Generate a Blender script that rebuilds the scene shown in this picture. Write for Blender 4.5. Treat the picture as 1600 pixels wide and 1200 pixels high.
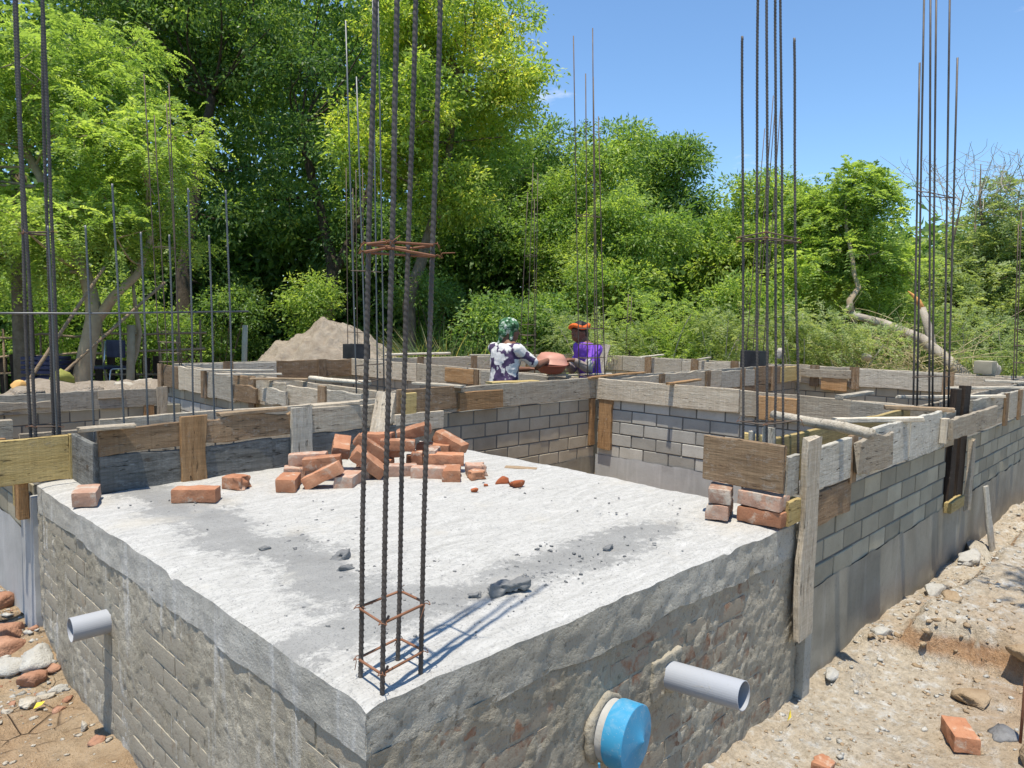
import bpy, math
import numpy as np
from mathutils import Vector, Matrix

# ------------------------------------------------------------------ camera, sky, sun, exposure
scene = bpy.context.scene
for o in list(bpy.data.objects):
    bpy.data.objects.remove(o)
COL = scene.collection

def cam_setup():
    yaw, pitch, roll = math.radians(44.419), math.radians(4.728), math.radians(-1.036)
    f = Vector((math.cos(yaw)*math.cos(pitch), math.sin(yaw)*math.cos(pitch), -math.sin(pitch)))
    r = Vector((math.sin(yaw), -math.cos(yaw), 0)); d = f.cross(r)
    c, s = math.cos(roll), math.sin(roll)
    R_, D_ = c*r + s*d, -s*r + c*d
    cam = bpy.data.cameras.new('camera'); o = bpy.data.objects.new('camera', cam)
    m = Matrix.Identity(4)
    for i in range(3):
        m[i][0] = R_[i]; m[i][1] = -D_[i]; m[i][2] = -f[i]
    m.translation = (-0.915, -1.342, 1.75)
    o.matrix_world = m
    cam.sensor_width = 36; cam.lens = 1125.8/1600*36; cam.clip_start = 0.05; cam.clip_end = 3000
    COL.objects.link(o); scene.camera = o
cam_setup()

SUN_TRAVEL = Vector((0.20, 0.075, -1.0)).normalized()
SUN_EL = math.asin(-SUN_TRAVEL.z); SUN_AZ = math.atan2(-SUN_TRAVEL.x, -SUN_TRAVEL.y)
w = bpy.data.worlds.new('World'); scene.world = w; w.use_nodes = True
nt = w.node_tree; nt.nodes.clear()
sky = nt.nodes.new('ShaderNodeTexSky'); sky.sky_type = 'NISHITA'; sky.sun_disc = False
sky.sun_elevation = SUN_EL; sky.sun_rotation = SUN_AZ; sky.altitude = 0; sky.air_density = 1.0; sky.dust_density = 0.0; sky.ozone_density = 3.5
bg = nt.nodes.new('ShaderNodeBackground'); bg.inputs[1].default_value = 0.118
out = nt.nodes.new('ShaderNodeOutputWorld')
# a scatter of small fair-weather wisps over the whole dome
tc = nt.nodes.new('ShaderNodeTexCoord'); sep = nt.nodes.new('ShaderNodeSeparateXYZ'); nt.links.new(tc.outputs['Generated'], sep.inputs[0])
mx = nt.nodes.new('ShaderNodeMath'); mx.operation = 'MAXIMUM'; mx.inputs[1].default_value = 0.06; nt.links.new(sep.outputs['Z'], mx.inputs[0])
vd = nt.nodes.new('ShaderNodeVectorMath'); vd.operation = 'DIVIDE'; cb = nt.nodes.new('ShaderNodeCombineXYZ')
for i in range(3): nt.links.new(mx.outputs[0], cb.inputs[i])
nt.links.new(tc.outputs['Generated'], vd.inputs[0]); nt.links.new(cb.outputs[0], vd.inputs[1])
n1 = nt.nodes.new('ShaderNodeTexNoise'); n1.inputs['Scale'].default_value = 1.7; n1.inputs['Detail'].default_value = 7; n1.inputs['Roughness'].default_value = 0.6
nt.links.new(vd.outputs[0], n1.inputs['Vector'])
cr = nt.nodes.new('ShaderNodeValToRGB'); cr.color_ramp.elements[0].position = 0.66; cr.color_ramp.elements[1].position = 0.84
cr.color_ramp.elements[1].color = (0.75, 0.75, 0.75, 1)
nt.links.new(n1.outputs['Fac'], cr.inputs[0])
mixc = nt.nodes.new('ShaderNodeMixRGB'); mixc.inputs[2].default_value = (5.0, 5.3, 5.8, 1)
tint = nt.nodes.new('ShaderNodeMixRGB'); tint.blend_type = 'MULTIPLY'; tint.inputs[0].default_value = 1.0; tint.inputs[2].default_value = (0.78, 0.90, 0.96, 1)
nt.links.new(sky.outputs[0], tint.inputs[1])
nt.links.new(cr.outputs[0], mixc.inputs[0]); nt.links.new(tint.outputs[0], mixc.inputs[1])
nt.links.new(mixc.outputs[0], bg.inputs[0]); nt.links.new(bg.outputs[0], out.inputs[0])

sl = bpy.data.lights.new('sun', 'SUN'); sl.energy = 3.6; sl.angle = math.radians(0.53); sl.color = (1.0, 0.93, 0.80)
so = bpy.data.objects.new('sun', sl); so.rotation_euler = SUN_TRAVEL.to_track_quat('-Z', 'Y').to_euler(); so.location = (0, 0, 30); COL.objects.link(so)

vs = scene.view_settings; vs.view_transform = 'Standard'; vs.look = 'None'; vs.gamma = 1.0; vs.exposure = 0.85; vs.use_curve_mapping = False
scene.render.engine = 'CYCLES'
cy = scene.cycles; cy.max_bounces = 8; cy.diffuse_bounces = 4; cy.glossy_bounces = 2; cy.transmission_bounces = 4; cy.transparent_max_bounces = 6
cy.use_denoising = True; cy.caustics_reflective = False; cy.caustics_refractive = False; cy.sample_clamp_indirect = 6

# ------------------------------------------------------------------ helpers
rng = np.random.default_rng(11)
def hash3(i, j, k, s):
    h = (i*374761393 + j*668265263 + k*2147483647 + s*974634877) & 0xffffffff
    h = ((h ^ (h >> 13))*1274126177) & 0xffffffff
    h = ((h ^ (h >> 16))*2246822519) & 0xffffffff
    return ((h ^ (h >> 15)) & 0xffffff)/float(0xffffff)
def vnoise(P, s=0):
    P = np.asarray(P, float); I = np.floor(P).astype(np.int64); f = P-I; f = f*f*(3-2*f)
    r = 0
    for a in (0, 1):
        for b in (0, 1):
            for c in (0, 1):
                wgt = (f[..., 0] if a else 1-f[..., 0])*(f[..., 1] if b else 1-f[..., 1])*(f[..., 2] if c else 1-f[..., 2])
                r = r+wgt*hash3(I[..., 0]+a, I[..., 1]+b, I[..., 2]+c, s)
    return r*2-1
def fbm(P, scale=1, oct=3, s=0, gain=.5):
    P = np.asarray(P, float)*scale; a = 1; t = 0
    for o in range(oct):
        t = t+a*vnoise(P, s+o*17); P = P*2.03+7.1; a *= gain
    return t
def sstep(x): x = np.clip(x, 0, 1); return x*x*(3-2*x)
def nrm(v): v = np.asarray(v, float); return v/np.maximum(np.linalg.norm(v, axis=-1, keepdims=True), 1e-9)

def make_mesh(name, V, F, smooth=False):
    me = bpy.data.meshes.new(name)
    V = np.asarray(V, np.float32)
    if isinstance(F, np.ndarray):
        k = F.shape[1]
        me.vertices.add(len(V)); me.vertices.foreach_set('co', V.ravel())
        me.loops.add(F.size); me.loops.foreach_set('vertex_index', F.astype(np.int32).ravel())
        me.polygons.add(len(F)); me.polygons.foreach_set('loop_start', np.arange(0, F.size, k, dtype=np.int32))
        me.update(calc_edges=True)
    else:
        me.from_pydata([tuple(map(float, v)) for v in V], [], [tuple(map(int, f)) for f in F]); me.update()
    if smooth: me.polygons.foreach_set('use_smooth', np.ones(len(me.polygons), bool))
    return me
def link(name, data, mat=None, parent=None, M=None, loc=None):
    o = bpy.data.objects.new(name, data); COL.objects.link(o)
    if mat is not None and data is not None and len(data.materials) == 0: data.materials.append(mat)
    if M is None: M = Matrix.Translation(Vector(loc)) if loc is not None else Matrix.Identity(4)
    if parent is not None:
        o.parent = parent
        off = Vector((0, 0, 0)); p = parent
        while p is not None:
            off += p.location; p = p.parent
        M = Matrix.Translation(-off) @ M
    o.matrix_basis = M
    return o
def tag(o, label, cat, group=None, kind=None):
    if label: o['label'] = label
    if cat: o['category'] = cat
    if group: o['group'] = group
    if kind: o['kind'] = kind
    return o
def thing(name, label, cat, loc, group=None):
    return tag(link(name, None, loc=loc), label, cat, group)

def grid_faces(n, m, wrap_m=False):
    i = np.arange(n-1)[:, None]; j = np.arange(m if wrap_m else m-1)[None, :]
    j2 = (j+1) % m
    return np.stack([i*m+j, i*m+j2, (i+1)*m+j2, (i+1)*m+j], -1).reshape(-1, 4)
def tube(pts, rad, seg=8, caps=True, squash=None):
    pts = np.asarray(pts, float); n = len(pts); rad = np.broadcast_to(np.asarray(rad, float), (n,))
    T = np.gradient(pts, axis=0); T = nrm(T)
    up = np.array([0, 0, 1.]) if abs(T[0, 2]) < .9 else np.array([1., 0, 0])
    A = nrm(np.cross(T, np.broadcast_to(up, T.shape))); 
    for k in range(1, n):
        a = A[k-1]-T[k]*(A[k-1]@T[k]); A[k] = a/max(np.linalg.norm(a), 1e-9)
    B = np.cross(T, A); th = np.arange(seg)*2*np.pi/seg
    V = pts[:, None]+rad[:, None, None]*(np.cos(th)[None, :, None]*A[:, None]+np.sin(th)[None, :, None]*B[:, None])
    V = V.reshape(-1, 3); F = [tuple(f) for f in grid_faces(n, seg, True)]
    if caps: F += [tuple(range(seg))[::-1], tuple(range((n-1)*seg, n*seg))]
    return V, F
def merge(parts):
    Vs, Fs, o = [], [], 0
    for V, F in parts:
        Vs.append(np.asarray(V)); Fs += [tuple(int(i)+o for i in f) for f in F]; o += len(V)
    return np.concatenate(Vs), Fs
def box(sx, sy, sz, c=.003):
    # box with chamfered edges, centred, 24 verts
    V = []; 
    for ax in range(3):
        for sgn in (-1, 1):
            for a, b in ((-1, -1), (1, -1), (1, 1), (-1, 1)):
                p = [0, 0, 0]; h = (sx/2, sy/2, sz/2)
                o1, o2 = (ax+1) % 3, (ax+2) % 3
                p[ax] = sgn*h[ax]; p[o1] = a*(h[o1]-c); p[o2] = b*(h[o2]-c); V.append(p)
    V = np.array(V); import itertools
    F = []
    def idx(ax, sgn, a, b): return ax*8+(4 if sgn > 0 else 0)+{(-1, -1): 0, (1, -1): 1, (1, 1): 2, (-1, 1): 3}[(a, b)]
    for ax in range(3):
        F.append(tuple(idx(ax, 1, a, b) for a, b in ((-1, -1), (1, -1), (1, 1), (-1, 1))))
        F.append(tuple(idx(ax, -1, a, b) for a, b in ((-1, 1), (1, 1), (1, -1), (-1, -1))))
    def vert(ax, s):  # s = signs for the three axes
        return idx(ax, s[ax], s[(ax+1) % 3], s[(ax+2) % 3])
    for ax in range(3):  # edges parallel to ax
        o1, o2 = (ax+1) % 3, (ax+2) % 3
        for a in (-1, 1):
            for b in (-1, 1):
                s0 = [0]*3; s1 = [0]*3; s0[ax] = -1; s1[ax] = 1; s0[o1] = s1[o1] = a; s0[o2] = s1[o2] = b
                q = (vert(o1, s0), vert(o1, s1), vert(o2, s1), vert(o2, s0))
                F.append(q if a*b < 0 else q[::-1])
    for s in itertools.product((-1, 1), repeat=3):
        q = (vert(0, s), vert(1, s), vert(2, s)); F.append(q if s[0]*s[1]*s[2] > 0 else q[::-1])
    return V, F
def rough_box(sx, sy, sz, c, amp, n, seed, freq=14):
    # subdivided worn box: grid on six faces from a rounded cube map
    V = []; F = []; o = 0
    h = np.array([sx, sy, sz])/2
    for ax in range(3):
        for sg in (-1, 1):
            o1, o2 = (ax+1) % 3, (ax+2) % 3
            k1 = max(2, int(n*h[o1]/h.max())+1)+1; k2 = max(2, int(n*h[o2]/h.max())+1)+1
            a, b = np.meshgrid(np.linspace(-1, 1, k1), np.linspace(-1, 1, k2), indexing='ij')
            P = np.zeros((k1*k2, 3)); P[:, ax] = sg*h[ax]; P[:, o1] = a.ravel()*h[o1]; P[:, o2] = b.ravel()*h[o2]
            f = grid_faces(k1, k2)
            if sg < 0: f = f[:, ::-1]
            V.append(P); F.append(f+o); o += len(P)
    P = np.concatenate(V); F = np.concatenate(F)
    core = np.clip(P, -(h-c), h-c); d = P-core; L = np.linalg.norm(d, axis=1, keepdims=True)
    P = core+d/np.maximum(L, 1e-9)*np.minimum(L, c)
    nn = nrm(P/h)
    P = P+nn*(fbm(P+seed*3.7, freq, 3, seed)[:, None]*amp)
    return P, F
def icos(sub=2):
    import bmesh
    bm = bmesh.new(); bmesh.ops.create_icosphere(bm, subdivisions=sub, radius=1)
    V = np.array([v.co[:] for v in bm.verts]); F = np.array([[v.index for v in f.verts] for f in bm.faces]); bm.free()
    return V, F
ICO1 = icos(1); ICO2 = icos(2); ICO3 = icos(3)
def rock_mesh(size, seed, ico=ICO3, amp=.35):
    V, F = ico; V = V*(1+amp*fbm(V+seed*5.3, 1.3, 4, seed)[:, None])
    for k in range(9):
        r = np.random.default_rng(seed*31+k); n = nrm(r.normal(size=3)); d = V@n; lim = .45+.35*r.random()
        V = V-n[None]*np.maximum(d-lim, 0)[:, None]*.85
    V = V*(1+.10*fbm(V+seed, 5, 3, seed+2)[:, None])
    return V*np.asarray(size), F

def axes_matrix(p, X, Z):
    X = Vector(X).normalized(); Z = Vector(Z); Z = (Z-X*Z.dot(X)).normalized(); Y = Z.cross(X)
    m = Matrix.Identity(4)
    for i in range(3): m[i][0], m[i][1], m[i][2] = X[i], Y[i], Z[i]
    m.translation = p
    return m
PSEED = [100]
def plank_mesh(L, wd, t, rough=.004, ragged=.006, bark=0.0, seg=.05):
    PSEED[0] += 1; s = PSEED[0]
    n = max(4, int(L/seg)+1); x = np.linspace(0, L, n); c = min(.004, t*.2)
    sec = np.array([(0, c), (c, 0), (t-c, 0), (t, c), (t, wd-c), (t-c, wd), (c, wd), (0, wd-c)])   # (y,z)
    V = np.zeros((n, 8, 3)); V[:, :, 0] = x[:, None]; V[:, :, 1] = sec[None, :, 0]; V[:, :, 2] = sec[None, :, 1]
    q = np.stack([x*6, np.zeros(n)+s, np.zeros(n)], -1)
    top = fbm(q, 1, 3, s)*rough; bot = fbm(q+50, 1, 3, s)*rough; bow = fbm(np.stack([x*1.5, q[:, 1], q[:, 2]], -1), 1, 2, s+5)*rough*.8
    if bark: top = top+fbm(q*1.7, 1, 3, s+9)*bark
    V[:, 4:, 2] += top[:, None]; V[:, :4, 2] += bot[:, None]; V[:, :, 1] += bow[:, None]
    V += fbm(V.reshape(-1, 3)*np.array([12, 60, 40])+s, 1, 2, s).reshape(n, 8, 1)*np.array([0, .0012, .0012])
    r = np.random.default_rng(s)
    V[0, :, 0] -= ragged*r.random(8); V[-1, :, 0] += ragged*r.random(8)
    F = [tuple(f) for f in grid_faces(n, 8, True)]+[tuple(range(8)), tuple(range((n-1)*8, n*8))[::-1]]
    F = [f[::-1] for f in F]
    return make_mesh('plank', V.reshape(-1, 3), F)
def plank(name, parent, p, X, Z, L, wd, t, mat, **k):
    return link(name, plank_mesh(L, wd, t, **k), mat, parent, axes_matrix(Vector(p), X, Z))
UP = (0, 0, 1)
def fw_plank(parent, n, plane, a0, a1, z0, z1, mat, off=0.0, t=.026, tilt=0.0, name='plank', **k):
    """a board on the wall face 'plane' with outward normal n ('-y','-x','+x','+y'), along a0..a1"""
    nv = {'-y': (0, -1), '-x': (-1, 0), '+x': (1, 0), '+y': (0, 1)}[n]; u = (-nv[1], nv[0])
    inc = (u[0]+u[1]) > 0; a = a0 if inc else a1
    p = [0, 0, z0]; ax = 0 if nv[0] == 0 else 1
    p[ax] = a; p[1-ax] = plane+(nv[1-ax])*(off+t)
    X = Vector((u[0], u[1], tilt if inc else -tilt))
    return plank(name, parent, p, X, UP, abs(a1-a0), z1-z0, t, mat, **k)
def fw_cleat(parent, n, plane, a0, a1, z0, z1, mat, off=.027, t=.024, name='cleat', lean=0.0, **k):
    nv = {'-y': (0, -1), '-x': (-1, 0), '+x': (1, 0), '+y': (0, 1)}[n]; u = (-nv[1], nv[0])
    inc = (u[0]+u[1]) > 0; a = a1 if inc else a0
    p = [0, 0, z0]; ax = 0 if nv[0] == 0 else 1
    p[ax] = a; p[1-ax] = plane+(nv[1-ax])*(off+t)
    return plank(name, parent, p, (u[0]*lean, u[1]*lean, 1), (-u[0], -u[1], 0), z1-z0, abs(a1-a0), t, mat, **k)
# ------------------------------------------------------------------ materials
class MB:
    def __init__(s, name):
        s.m = bpy.data.materials.new(name); s.m.use_nodes = True; s.t = s.m.node_tree
        s.b = s.t.nodes['Principled BSDF']; s.out = s.t.nodes['Material Output']
        s.b.inputs['Roughness'].default_value = .85; s.b.inputs['Specular IOR Level'].default_value = .25
    def n(s, ty, **kw):
        nd = s.t.nodes.new(ty)
        for k, v in kw.items(): setattr(nd, k, v)
        return nd
    def set(s, sock, v):
        if isinstance(v, bpy.types.NodeSocket): s.t.links.new(v, sock)
        elif isinstance(v, (tuple, list)) and len(v) == 3 and sock.type == 'RGBA': sock.default_value = (*v, 1)
        else: sock.default_value = v
    def obj(s, rand=True, scale=(1, 1, 1)):
        tc = s.n('ShaderNodeTexCoord'); v = tc.outputs['Object']
        if rand:
            oi = s.n('ShaderNodeObjectInfo'); ml = s.n('ShaderNodeMath', operation='MULTIPLY'); ml.inputs[1].default_value = 57.3
            s.t.links.new(oi.outputs['Random'], ml.inputs[0]); ad = s.n('ShaderNodeVectorMath', operation='ADD')
            s.t.links.new(v, ad.inputs[0]); s.t.links.new(ml.outputs[0], ad.inputs[1]); v = ad.outputs[0]; s.rand = oi.outputs['Random']
        if scale != (1, 1, 1):
            mp = s.n('ShaderNodeVectorMath', operation='MULTIPLY'); mp.inputs[1].default_value = scale; s.t.links.new(v, mp.inputs[0]); v = mp.outputs[0]
        return v
    def mul(s, v, scale):
        mp = s.n('ShaderNodeVectorMath', operation='MULTIPLY'); mp.inputs[1].default_value = scale; s.t.links.new(v, mp.inputs[0]); return mp.outputs[0]
    def noise(s, v, scale, detail=4, rough=.55, dist=0):
        nd = s.n('ShaderNodeTexNoise'); s.t.links.new(v, nd.inputs['Vector'])
        nd.inputs['Scale'].default_value = scale; nd.inputs['Detail'].default_value = detail; nd.inputs['Roughness'].default_value = rough; nd.inputs['Distortion'].default_value = dist
        return nd.outputs['Fac']
    def voro(s, v, scale, feature='F1', out='Distance', rnd=1):
        nd = s.n('ShaderNodeTexVoronoi', feature=feature); s.t.links.new(v, nd.inputs['Vector']); nd.inputs['Scale'].default_value = scale; nd.inputs['Randomness'].default_value = rnd
        return nd.outputs[out]
    def ramp(s, f, stops):
        nd = s.n('ShaderNodeValToRGB'); s.t.links.new(f, nd.inputs[0]); el = nd.color_ramp.elements
        while len(el) < len(stops): el.new(.5)
        for e, (p, c) in zip(el, stops):
            e.position = p; e.color = (c, c, c, 1) if not isinstance(c, (tuple, list)) else (*c, 1)
        return nd.outputs[0]
    def mix(s, f, a, b, mode='MIX'):
        nd = s.n('ShaderNodeMixRGB', blend_type=mode); s.set(nd.inputs[0], f); s.set(nd.inputs[1], a); s.set(nd.inputs[2], b); return nd.outputs[0]
    def math(s, op, a, b=0.0):
        nd = s.n('ShaderNodeMath', operation=op); s.set(nd.inputs[0], a); s.set(nd.inputs[1], b); return nd.outputs[0]
    def bump(s, h, strength=.5, dist=.01, normal=None):
        nd = s.n('ShaderNodeBump'); s.set(nd.inputs['Height'], h); nd.inputs['Strength'].default_value = strength; nd.inputs['Distance'].default_value = dist
        if normal is not None: s.t.links.new(normal, nd.inputs['Normal'])
        return nd.outputs[0]
    def done(s, col=None, normal=None, rough=None):
        if col is not None: s.set(s.b.inputs['Base Color'], col)
        if normal is not None: s.t.links.new(normal, s.b.inputs['Normal'])
        if rough is not None: s.set(s.b.inputs['Roughness'], rough)
        return s.m

def wood(name, c0, c1, cement=0.3, cem=(.46, .44, .39), dark=.35, darkc=(.05, .035, .022), grain=1.0, streak=.5):
    b = MB(name); v = b.obj(); g = b.mul(v, (3.5, 45, 45)); g2 = b.mul(v, (1.2, 9, 9))
    gr = b.noise(g, 1.0, 6, .6, .4); col = b.mix(b.ramp(gr, [(.3, 0.0), (.7, 1.0)]), c0, c1)
    st = b.noise(g2, 1.0, 4, .6, 1.2); col = b.mix(b.ramp(st, [(.62-.12*dark, 0.0), (.8, dark)]), col, darkc)
    cm = b.noise(b.mul(v, (1, 1.6, 1.6)), 12, 8, .78); cr = b.ramp(cm, [(.60-.28*cement, 0.0), (.80-.25*cement, 1.0)]); cf = b.noise(b.mul(v, (.35, 1, 1)), 110, 4, .7)
    col = b.mix(b.math('MULTIPLY', cr, b.ramp(cf, [(.38, .05), (.60, .9)])), col, cem)
    # dark cracks along the grain
    cv = b.mul(v, (9, 110, 70)); ck = b.ramp(b.noise(cv, 1.0, 4, .6, .8), [(.31, 1.0), (.37, 0.0)]); sw = b.noise(b.mul(v, (90, 3, 3)), 1.0, 3, .6, .5); fg = b.noise(b.mul(v, (7, 170, 170)), 1.0, 4, .65, .5)
    col = b.mix(1.0, col, b.ramp(fg, [(.25, .72), (.75, 1.18)]), 'MULTIPLY'); col = b.mix(1.0, col, b.ramp(sw, [(.3, .88), (.7, 1.08)]), 'MULTIPLY')
    kn = b.voro(b.mul(v, (3.2, 6, 6)), 1.0); col = b.mix(b.ramp(kn, [(.04, .8), (.10, 0.0)]), col, (.06, .038, .022))
    col = b.mix(b.math('MULTIPLY', ck, .75*grain), col, (.03, .024, .018))
    rt = b.ramp(b.rand, [(0.0, .72), (1.0, 1.18)]); col = b.mix(1.0, col, rt, 'MULTIPLY')
    h = b.math('ADD', b.math('MULTIPLY', gr, .6), b.math('ADD', b.math('MULTIPLY', cr, .5), b.math('MULTIPLY', ck, -1.2)))
    h = b.math('ADD', h, b.math('ADD', b.math('MULTIPLY', cf, .5), b.math('ADD', b.math('MULTIPLY', fg, .6), b.math('MULTIPLY', sw, .3))))
    return b.done(col, b.bump(h, .9, .006))
M = {}
M['wood_pale'] = wood('weathered_pale_timber', (.38, .31, .225), (.53, .455, .35), .55, cem=(.52, .48, .40))
M['wood_grey'] = wood('grey_cement_stained_timber', (.34, .30, .235), (.47, .425, .35), .7, cem=(.50, .465, .395))
M['wood_brown'] = wood('brown_formwork_timber', (.20, .125, .07), (.34, .235, .14), .30, dark=.5)
M['wood_orange'] = wood('orange_brown_timber', (.30, .165, .07), (.46, .28, .14), .10, dark=.5)
M['wood_yellow'] = wood('fresh_yellow_timber', (.47, .34, .13), (.60, .46, .21), .12, dark=.35, darkc=(.20, .13, .06))
M['wood_dark'] = wood('wet_dark_grey_board', (.085, .083, .074), (.19, .187, .172), .55, cem=(.27, .27, .255), dark=.6)
M['wood_crust'] = wood('timber_with_cement_crust', (.36, .33, .27), (.50, .47, .40), 1.0, cem=(.56, .535, .47), dark=.5)
M['wood_black'] = wood('black_oiled_board', (.018, .012, .009), (.05, .035, .026), 0.0, dark=.3)
M['stick'] = wood('bleached_pole_timber', (.46, .40, .31), (.62, .56, .46), .2, dark=.3, darkc=(.16, .11, .07))
M['stick_brown'] = wood('brown_stick_timber', (.26, .18, .11), (.42, .31, .2), .1, dark=.4)

def mk_slab_top():
    b = MB('dusty_white_slab_concrete'); v = b.obj(False)
    big = b.noise(v, 1.05, 5, .62, .5); mid = b.noise(v, 4.5, 6, .68, .3); fine = b.noise(v, 60, 5, .7); sp = b.noise(v, 190, 2, .5)
    br = b.noise(b.mul(v, (4, 15, 3)), 1.0, 8, .72, 2.5); br2 = b.noise(b.mul(v, (13, 5, 3)), 1.0, 6, .7, 2.0)
    sx = b.n('ShaderNodeSeparateXYZ'); b.t.links.new(v, sx.inputs[0]); wv = b.math('MULTIPLY', b.math('SUBTRACT', b.noise(v, 3.0, 5, .65), .5), .55)
    dA = b.math('ABSOLUTE', b.math('ADD', b.math('SUBTRACT', sx.outputs['X'], .38), wv)); fA = b.math('MULTIPLY', b.ramp(dA, [(.02, 1.0), (.26, 0.0)]), b.ramp(b.math('MULTIPLY', sx.outputs['Y'], .4), [(.12, 0.0), (.2, 1.0)]))
    dB = b.math('ABSOLUTE', b.math('ADD', b.math('SUBTRACT', sx.outputs['Y'], .36), b.math('MULTIPLY', wv, .7))); fB = b.math('MULTIPLY', b.ramp(dB, [(.02, 1.0), (.20, 0.0)]), b.ramp(b.math('MULTIPLY', sx.outputs['X'], .4), [(.70, 1.0), (.84, 0.0)]))
    dust = b.math('MAXIMUM', fA, b.math('MULTIPLY', fB, .9)); gr_ = b.noise(v, 20, 10, .82, .4)
    mask = b.math('SUBTRACT', 1.0, b.math('MULTIPLY', b.ramp(b.math('ADD', b.math('MULTIPLY', dust, .34), b.math('MULTIPLY', gr_, .9)), [(.56, 0.0), (.66, 1.0)]), .85))
    grey = b.mix(b.ramp(mid, [(.3, 0.0), (.7, 1.0)]), (.19, .188, .18), (.30, .297, .285))
    white = b.mix(b.ramp(br, [(.35, 0.0), (.65, 1.0)]), (.36, .35, .325), (.50, .488, .46))
    col = b.mix(mask, grey, white)
    col = b.mix(b.math('MULTIPLY', b.ramp(br2, [(.58, 0.0), (.72, 1.0)]), .5), col, (.26, .265, .265))
    col = b.mix(b.math('MULTIPLY', b.ramp(fine, [(.30, 1.0), (.46, 0.0)]), .6), col, (.17, .17, .17))
    col = b.mix(b.math('MULTIPLY', b.ramp(sp, [(.32, 1.0), (.40, 0.0)]), .6), col, (.12, .12, .12))
    lm = b.ramp(b.noise(v, 2.3, 4, .6), [(.58, 0.0), (.72, .5)]); col = b.mix(lm, col, (.46, .42, .35))
    h = b.math('ADD', b.math('MULTIPLY', br, .8), b.math('ADD', b.math('MULTIPLY', fine, .9), b.math('ADD', b.math('MULTIPLY', mid, 1.2), b.math('MULTIPLY', dust, b.noise(v, 45, 5, .75)))))
    return b.done(col, b.bump(h, .9, .007), .9)
M['slab_top'] = mk_slab_top()
def concrete(name, c0, c1, stain=(.2, .19, .17), bs=.8, pit=.5, bd=.006, streaks=0.0):
    b = MB(name); v = b.obj(False); big = b.noise(v, 2.2, 5, .6, .3); f = b.noise(v, 45, 5, .7); p = b.noise(v, 130, 3, .6)
    col = b.mix(b.ramp(big, [(.35, 0.0), (.65, 1.0)]), c0, c1)
    col = b.mix(b.math('MULTIPLY', b.ramp(f, [(.30, 1.0), (.45, 0.0)]), pit), col, stain)
    col = b.mix(b.math('MULTIPLY', b.ramp(p, [(.3, 1.0), (.4, 0.0)]), pit*.6), col, stain)
    s = b.noise(b.mul(v, (14, 14, 1.1)), 1.0, 4, .6, .6); col = b.mix(b.math('MULTIPLY', b.ramp(s, [(.55, 0.0), (.75, 1.0)]), streaks), col, (.66, .66, .65))
    s2 = b.noise(b.mul(v, (9, 9, .8)), 1.3, 4, .6, .6); col = b.mix(b.math('MULTIPLY', b.ramp(s2, [(.58, 0.0), (.8, 1.0)]), .5), col, stain)
    h = b.math('ADD', f, b.math('MULTIPLY', p, .5))
    return b.done(col, b.bump(h, bs, bd), .92)
M['band'] = concrete('rough_grey_beam_concrete', (.33, .305, .25), (.47, .445, .385), (.11, .10, .08), 1.0, .85, .006)
M['band_left'] = concrete('lime_streaked_beam_concrete', (.36, .345, .305), (.48, .465, .425), (.20, .185, .15), .7, .45, .006, .6)
M['mortar'] = concrete('smeared_masonry_mortar', (.27, .235, .175), (.41, .37, .295), (.11, .09, .06), 1.0, .75, .006, .18)
M['mortar_l'] = concrete('lime_washed_masonry_mortar', (.28, .25, .19), (.41, .375, .305), (.13, .11, .08), 1.0, .7, .006, .75)
M['plinth'] = concrete('smooth_grey_plinth_concrete', (.235, .212, .165), (.325, .298, .238), (.12, .105, .08), .35, .3, .003, .15)
M['joint'] = concrete('dark_wall_joint_mortar', (.10, .098, .09), (.17, .165, .15), (.07, .07, .06), .5, .4)
M['plaster'] = concrete('pale_grey_plaster', (.36, .36, .35), (.47, .47, .46), (.25, .25, .24), .4, .25, .003, .3)
M['crumb'] = concrete('dry_mortar_crumbs', (.34, .34, .33), (.55, .54, .51), (.2, .2, .2), .6, .4)
M['dark_lump'] = concrete('dark_set_mortar_lump', (.13, .13, .13), (.25, .25, .245), (.08, .08, .08), .8, .5)
M['lime'] = concrete('white_lime_debris', (.38, .365, .33), (.54, .525, .48), (.22, .21, .18), 1.0, .6, .012)

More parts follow.
